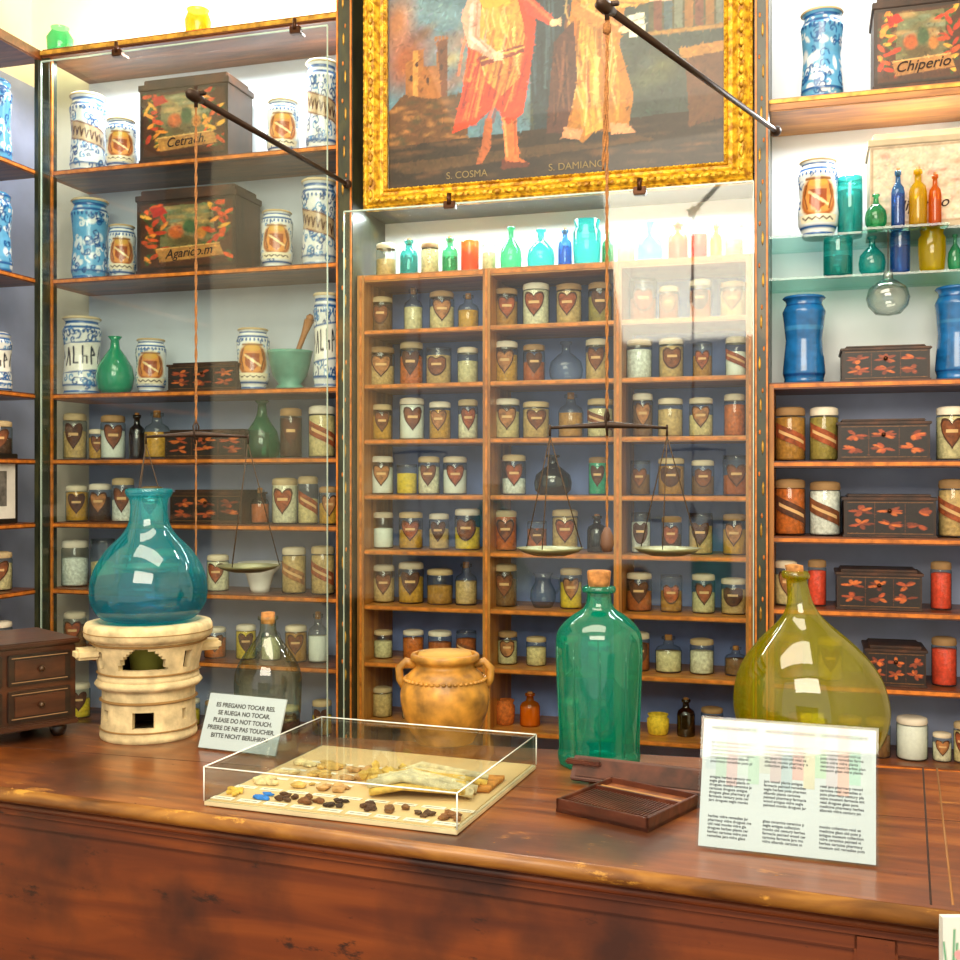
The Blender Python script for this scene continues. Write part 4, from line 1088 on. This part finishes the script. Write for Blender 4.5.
# ---- placards
INKD = plain('print_ink', '#26262e', .6); PAPER = plain('white_paper', '#c8d0d6', .6, var=.03, scale=6)
ACR = thin_glass('acrylic', '#f8fbfb', .03, .4)
def placard(name, BL, BR, lean_deg, h, blocks, tints=()):
    e = (BR-BL); w = e.length; e.normalize(); back = Vector((-e.y, e.x, 0))
    la = math.radians(lean_deg); up = (Vector((0, 0, 1))*math.cos(la)+back*math.sin(la)); nn = e.cross(up)
    M = Matrix(((e.x, up.x, nn.x, BL.x), (e.y, up.y, nn.y, BL.y), (e.z, up.z, nn.z, COUNTER+.0045), (0, 0, 0, 1)))
    mb = MB()
    mb.box(0, w, 0, h, -.0045, -.0005, PAPER, M); mb.box(-.004, w+.004, -.002, h+.004, 0.0, .003, ACR, M)
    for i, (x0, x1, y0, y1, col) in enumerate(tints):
        mb.box(w*x0, w*x1, h*y0, h*y1, -.0004, -.0003, plain('reflection_tint_%s' % col[1:], col, .6, var=.06, scale=20), M)  # thin stripes imitating coloured reflections in the acrylic
    fh = math.sin(la)*h
    for fx in (.1, .9):
        p = BL+e*w*fx; q = p+back*(fh+.03)
        mb.tube([(p.x, p.y, COUNTER+.0028), (q.x, q.y, COUNTER+.0028), M @ Vector((w*fx, h*.7, -.006))], .002, ACR, 6)
    o = mb.obj(name)
    for (fx, fy, size, body, al, lsp, bo) in blocks:
        text('printed_text', body, M @ Matrix.Translation((w*fx, h*fy, -.0002)), size, INKD, o, al, .0001, spacing=lsp, bold=bo)
    return o
placard('no_touching_sign', on_z(198, 749), on_z(275, 758), 22, .122,
        [(.5, .52, .0135, 'ES PREGANO TOCAR RES.\nSE RUEGA NO TOCAR.\nPLEASE DO NOT TOUCH.\nPRIERE DE NE PAS TOUCHER.\nBITTE NICHT BERUHREN', 'CENTER', 1.25, .0004)])
words = 'farmacia antigua reial cartoixa albarels segle ceramica vidre pots drogues herbes pharmacy monks jars glass plants medicine remedies collection museum painted wood century old'.split()
def para(nl, wc):
    out = []
    for _ in range(nl):
        l = ''
        while len(l) < wc: l += R.choice(words)+' '
        out.append(l[:wc])
    return '\n'.join(out)
bl = []
for cxx in (.05, .37, .69):
    bl.append((cxx, .93, .0075, para(1, 17).upper(), 'LEFT', 1, .0003))
    for cy, nl in ((.74, 6), (.45, 7), (.16, 6)):
        bl.append((cxx, cy, .0062, para(nl, 25), 'LEFT', 1.0, .0001))
tn = [(.02+i*.064, .02+i*.064+.064, .6-.03*((i*7) % 5), 1.0, c) for i, c in enumerate(['#bcc8d0', '#b4c8c0', '#ccb8bc', '#c4d0d0', '#b4ccc0', '#c8ccc8', '#c8bcc0', '#b4c4cc', '#d0b0ac', '#ccc8b4', '#b4ccb8', '#c4c0c8', '#d4b4ac', '#accac0', '#c4ccd0'])]  # reflected pinks and greens painted over the upper sheet
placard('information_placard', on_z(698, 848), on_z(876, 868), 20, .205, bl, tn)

# ---- acrylic display case
Az, Bz, Cz_ = on_z(204, 806), on_z(457, 836), on_z(543, 770)
e = (Bz-Az); w = e.length; e.normalize(); nd = Vector((-e.y, e.x, 0)); dpt = (Cz_-Bz).dot(nd)
dpt = max(dpt, .3)
hc = .068
mb = MB(); TRAY = plain('case_base_card', '#dcbc84', .7, var=.1, scale=8); AE = plain('acrylic_edge', '#eef4f0', .15, var=.02)
mb.box(0, w, 0, dpt, 0, .008, plain('case_base_board', '#d8c8a0', .4), ch=.001)
mb.box(.008, w-.008, .008, dpt-.008, .008, .010, TRAY)
tk = .003
for (x0, x1, y0, y1) in ((0, w, 0, tk), (0, w, dpt-tk, dpt), (0, tk, tk, dpt-tk), (w-tk, w, tk, dpt-tk)):
    mb.box(x0, x1, y0, y1, .008, hc, ACR)
mb.box(0, w, 0, dpt, hc, hc+tk, ACR)
eg = .0014
for p, q in (((0, 0), (w, 0)), ((w, 0), (w, dpt)), ((w, dpt), (0, dpt)), ((0, dpt), (0, 0))):
    mb.tube([(p[0], p[1], hc+tk), (q[0], q[1], hc+tk)], eg, AE, 6)
    mb.tube([(p[0], p[1], .009), (p[0], p[1], hc+tk)], eg, AE, 6)
case = mb.obj('acrylic_display_case', (Az.x, Az.y, COUNTER+.0012), math.atan2(e.y, e.x))
mb = MB(); zb = .0105
LAB = plain('specimen_label', '#f4eed8', .6)
sx = w/9
cols_ = ['#d8b048', '#2f7fd8', '#5a3a20', '#7b4c24', '#3a2818', '#5a3a22', '#7b542e', '#5a4028', '#8a5a30']
for i in range(9):
    cxx = (i+.5)*sx; mt = plain('specimen_'+str(i), cols_[i], .8, var=.3, scale=60)
    mb.box(cxx-sx*.4, cxx+sx*.4, .012, .028, zb, zb+.0008, LAB)
    mb.box(cxx-sx*.3, cxx+sx*.3, .0185, .0205, zb+.0008, zb+.001, INKD)
    for k in range(9 if i != 1 else 4):
        r_ = R.uniform(.004, .008); mb.ball((cxx+R.uniform(-.018, .018), .055+R.uniform(-.018, .018), zb+r_*.6), (r_*(2.6 if i == 1 else 1.4), r_, r_*.8), mt, .6, 1)
    mb.box(cxx-sx*.4, cxx+sx*.4, .092, .106, zb, zb+.0008, LAB); mb.box(cxx-sx*.3, cxx+sx*.3, .098, .1, zb+.0008, zb+.001, INKD)
for i, cxx in enumerate((.05, .12, .19)):
    mt = plain('pale_specimen_%d' % i, ['#e8d09a', '#d8b060', '#c89a60'][i], .8, var=.3, scale=60)
    for yy in (.14, .21, .28):
        for k in range(8):
            r_ = R.uniform(.005, .011); mb.ball((cxx+R.uniform(-.022, .022), yy+R.uniform(-.014, .014), zb+r_*.5), (r_*1.6, r_, r_*.7), mt, .6, 1)
        mb.box(cxx-.028, cxx+.028, yy+.026, yy+.036, zb, zb+.0008, LAB)
YS = plain('yellow_root', '#e4bc58', .8, var=.3, scale=60, bump=.5); BK = plain('pale_bark', '#ecdcb0', .8, var=.25, scale=60, bump=.5)
for k in range(26): mb.ball((.27+R.uniform(-.035, .035), .21+R.uniform(-.03, .03), zb+R.uniform(.004, .026)), (R.uniform(.007, .013),)*3, YS, .6, 1)
for k in range(20):
    yy = .118+k*.005; mb.tube([(.27+R.uniform(0, .02), yy, zb+.008+R.random()*.02), (.34, yy+.012, zb+.014+R.random()*.026), (w-.03-R.uniform(0, .05), yy+.04, zb+.008+R.random()*.016)], R.uniform(.004, .009), BK if k % 4 else YS, 8)
for k in range(9):
    mb.tube([(w-.13+R.uniform(-.02, .01), .2+k*.011, zb+.006), (w-.02, .22+k*.011, zb+.006)], .005, plain('root_stick', '#d08c3c', .8, var=.3, scale=60), 7)
o = mb.obj('materia_medica_specimens'); o.parent = case

# ---- wooden slotted tray and its raised lid
A1, A2, A3 = on_z(556, 812), on_z(648, 833), on_z(700, 803)
e = (A2-A1); w = e.length; e.normalize(); d = (A3-A2).length*.88
mb = MB(); PW = wood('pill_tray_wood', '#32170f', '#4e2416', '#6e3c28', (3, 12, 12), .4, .2)
hh = .024; tk = .006
mb.box(0, w, 0, d, 0, .006, PW)
for (x0, x1, y0, y1) in ((0, w, 0, tk), (0, w, d-tk, d), (0, tk, 0, d), (w-tk, w, 0, d)): mb.box(x0, x1, y0, y1, 0, hh, PW, ch=.001)
IN = plain('tray_lining', '#7a4420', .6, var=.3, scale=30)
mb.box(tk, w-tk, tk, d-tk, .006, .014, IN)
for k in range(26):
    x = tk+(w-2*tk)*(k+.5)/26; mb.box(x-.0014, x+.0014, tk+d*.1, d*.62, .014, .0185, PW)
mb.box(tk, w-tk, d*.66, d*.69, .014, .022, PW)
mb.box(tk, w-tk, d*.74, d*.78, .014, .019, plain('pale_ruler', '#a87840', .5))
mb.obj('wooden_pill_tray', (A1.x, A1.y, COUNTER+.0005), math.atan2(e.y, e.x))
B1 = on_z(570, 783); B2 = on_z(707, 800)
e = (B2-B1); w = e.length; e.normalize()
mb = MB()
Mr = Matrix.Translation((0, .002, .006)) @ Matrix.Rotation(math.radians(55), 4, 'X')
mb.box(0, w, 0, .05, -.006, .006, PW, Mr, ch=.002); mb.box(.01, w-.01, .006, .044, .006, .008, plain('tray_lid_face', '#4a2415', .7, var=.4, scale=30), Mr, ch=.0008)
for x in (.03, w-.05): mb.box(x, x+.02, .024, .036, 0, .02, PW, ch=.001)
mb.box(-.014, w*.22, .008, .026, .034, .044, PW, ch=.003)
mb.obj('pill_roller_board', (B1.x, B1.y, COUNTER+.0005), math.atan2(e.y, e.x)-.0)

# ---------------------------------------------------------------- hanging scales
IRON = plain('wrought_iron', '#3a2a20', .45, .5); BRASS = plain('aged_brass', '#8a8a62', .35, .7); ROPE = plain('hemp_rope', '#a06c3c', .9, var=.3, scale=200); STR = plain('string_dark', '#4a3a2a', .9)
def scale(wall_px, wall_py, end_px, end_py, rope_px, beam_py, beam_l, beam_r, pan_py, pans, bot_py, head):
    W, tw = on_y(wall_px, wall_py, YF-.07)
    te = (W.z-CZ)*F/(480-end_py)
    E = on_d(end_px, end_py, te)
    mb = MB(); mb.tube([W, E], [.008, .010], IRON, 10)
    mb.ball(W, .018, IRON, 0, 2)
    dr = (E-W).normalized()
    mb.tube([E-dr*.03, E+dr*.005, E+dr*.03, E+dr*.045], [.011, .018, .016, .006], IRON, 12)
    mb.box(E.x-.03, E.x+.03, E.y-.008, E.y+.008, E.z+.004, E.z+.014, IRON, ch=.002)
    mb.tube([E+Vector((0, 0, .03)), E+Vector((0, 0, -.03))], .006, IRON, 8)
    s = te/F
    top = Vector((E.x, E.y, E.z-.02))
    B = Vector((E.x, E.y, CZ+(480-beam_py)*s))
    mb.rope(top, B+Vector((0, 0, .04)), .0042 if head else .004, ROPE)
    if head:
        off = Vector((CT, ST, 0))*.012
        mb.rope(top+off*.3, Vector((E.x, E.y, CZ+(480-170)*s))-off*.8, .0042, ROPE)
        mb.ball(Vector((E.x, E.y, E.z-.05)), (.012, .012, .02), ROPE, 0, 1)
    rt = Vector((CT, ST, 0)); fw = Vector((-ST, CT, 0))
    for q in (-1, 1):
        mb.tube([B+Vector((0, 0, .05)), B+fw*.008*q+rt*.006*q+Vector((0, 0, .03)), B+fw*.008*q+Vector((0, 0, -.02))], .0028, IRON, 6)
    mb.tube([B, B+Vector((0, 0, .06))], [.003, .001], IRON, 6)
    Lp = B+rt*(beam_l-rope_px)*s; Rp = B+rt*(beam_r-rope_px)*s
    mb.tube([Lp, Lp.lerp(B, .3)+Vector((0, 0, .003)), B+Vector((0, 0, .008)), Rp.lerp(B, .3)+Vector((0, 0, .003)), Rp], [.0035, .0045, .009, .0045, .0035], IRON, 10)
    for Q, (ppx, pw) in zip((Lp, Rp), pans):
        mb.tube([Q+Vector((0, 0, .008)), Q+Vector((0, 0, -.02))], .003, IRON, 6)
        pc_ = Vector((Q.x, Q.y, CZ+(480-pan_py)*s)); r = pw/2*s
        mb.lathe([(0, 0), (r*.5, .002), (r*.85, .010), (r, .018), (r*1.02, .018), (r*.86, .008), (r*.5, -.001), (0, -.003)], BRASS, 36, Matrix.Translation(pc_-Vector((0, 0, .01))))
        for k in range(3):
            a = 2.1*k+.5; mb.tube([Q-Vector((0, 0, .02)), pc_+Vector((r*math.cos(a), r*math.sin(a), .008))], .0015, STR, 5)
    bt = CZ+(480-bot_py)*s
    mb.rope(B-Vector((0, 0, .01)), (B.x, B.y, bt+.02), .003, ROPE)
    mb.lathe([(0, -.03), (.012, -.028), (.017, -.01), (.015, .012), (.007, .03), (0, .032)], plain('wooden_bob', '#6a4a38', .6), 16, Matrix.Translation((B.x, B.y, bt)))
    mb.obj('hanging_balance_scale')
scale(347, 184, 196, 97, 198, 437, 148, 250, 568, ((150, 66), (252, 62)), 578, False)
scale(776, 131, 607, 8, 614, 428, 557, 674, 551, ((563, 66), (668, 66)), 540, True)

mb = MB(); c = Canvas(60, 90, '#e0e6e2')
for i in range(12): c.line([(R.uniform(2, 14), 88), (R.uniform(0, 20), R.uniform(8, 60))], 1.6, '#3f9a6a')
for i in range(12): c.ell(R.uniform(2, 18) if i < 6 else R.uniform(18, 56), R.uniform(6, 60), 3.5, 3.5, R.choice(['#d8404a', '#4a90c0', '#e8a0a8']), .3)
q = on_d(943, 918, 1.38)
mb.box(0, .2, 0.002, .012, 0, q.z, plain('panel_white', '#d9dfdc', .4)); mb.grid(c, (0, 0, q.z), (.1, 0, 0), (0, 0, -.15), PAINT)
mb.obj('flower_painted_panel', (q.x, q.y, 0), TH)

# ---------------------------------------------------------------- lights
def area(name, loc, sx, sy, power, col=(1, .97, .9), target=None, rot=None):
    l = bpy.data.lights.new(name, 'AREA'); l.shape = 'RECTANGLE'; l.size = sx; l.size_y = sy; l.energy = power; l.color = col
    o = bpy.data.objects.new(name, l); bpy.context.collection.objects.link(o); o.location = loc
    if target is not None:
        o.rotation_euler = (Vector(target)-Vector(loc)).to_track_quat('-Z', 'Y').to_euler()
    elif rot: o.rotation_euler = rot
    return o
area('ceiling_lamp', (-.9, 1.6, 4.1), 2.6, 1.2, 84, (1, .89, .70), target=(-1.0, 3.2, 1.0))
area('front_fill', (-.2, -.9, 3.4), 2.6, 1.6, 145, (1, .89, .70), target=(-1.0, 3.8, 1.3))  # added fill from behind the camera, brightens the shelves from the front
area('led_strip_left', ((XC+XP1a)/2, YF+.06, ZLT-.03), 1.2, .04, 22, (.98, .98, 1), rot=(math.radians(-8), 0, 0))
area('led_strip_centre', ((cx[0]+cx[3])/2, YF+.12, ZCT+.02), 1.4, .05, 13, (.92, .98, 1), rot=(math.radians(-12), 0, 0))
area('led_strip_right', ((XP2b+XRE)/2, YF+.03, 3.9), .7, .06, 20, (.94, .98, 1), rot=(math.radians(-10), 0, 0))
area('led_strip_shelf', ((XP2b+XRE)/2, YF+.06, zR[0]-.03), .7, .04, 8, (.94, .98, 1), rot=(math.radians(-8), 0, 0))
area('cove_light', ((XC+XP1a)/2, YF+.1, ZLT+.05), 1.2, .05, 18, (1, .92, .6), rot=(math.radians(160), 0, 0))

w = bpy.data.worlds.new('World'); bpy.context.scene.world = w; w.use_nodes = True
w.node_tree.nodes['Background'].inputs[0].default_value = (1, .95, .86, 1); w.node_tree.nodes['Background'].inputs[1].default_value = 1.1

cam = bpy.data.cameras.new('camera'); co = bpy.data.objects.new('camera', cam); bpy.context.collection.objects.link(co)
co.location = (0, 0, CZ); co.rotation_euler = (math.radians(90), 0, TH); cam.lens = F*36/960; cam.sensor_width = 36; cam.clip_start = .05
bpy.context.scene.camera = co
sc_ = bpy.context.scene
sc_.view_settings.view_transform = 'Standard'
sc_.view_settings.exposure = 0.0
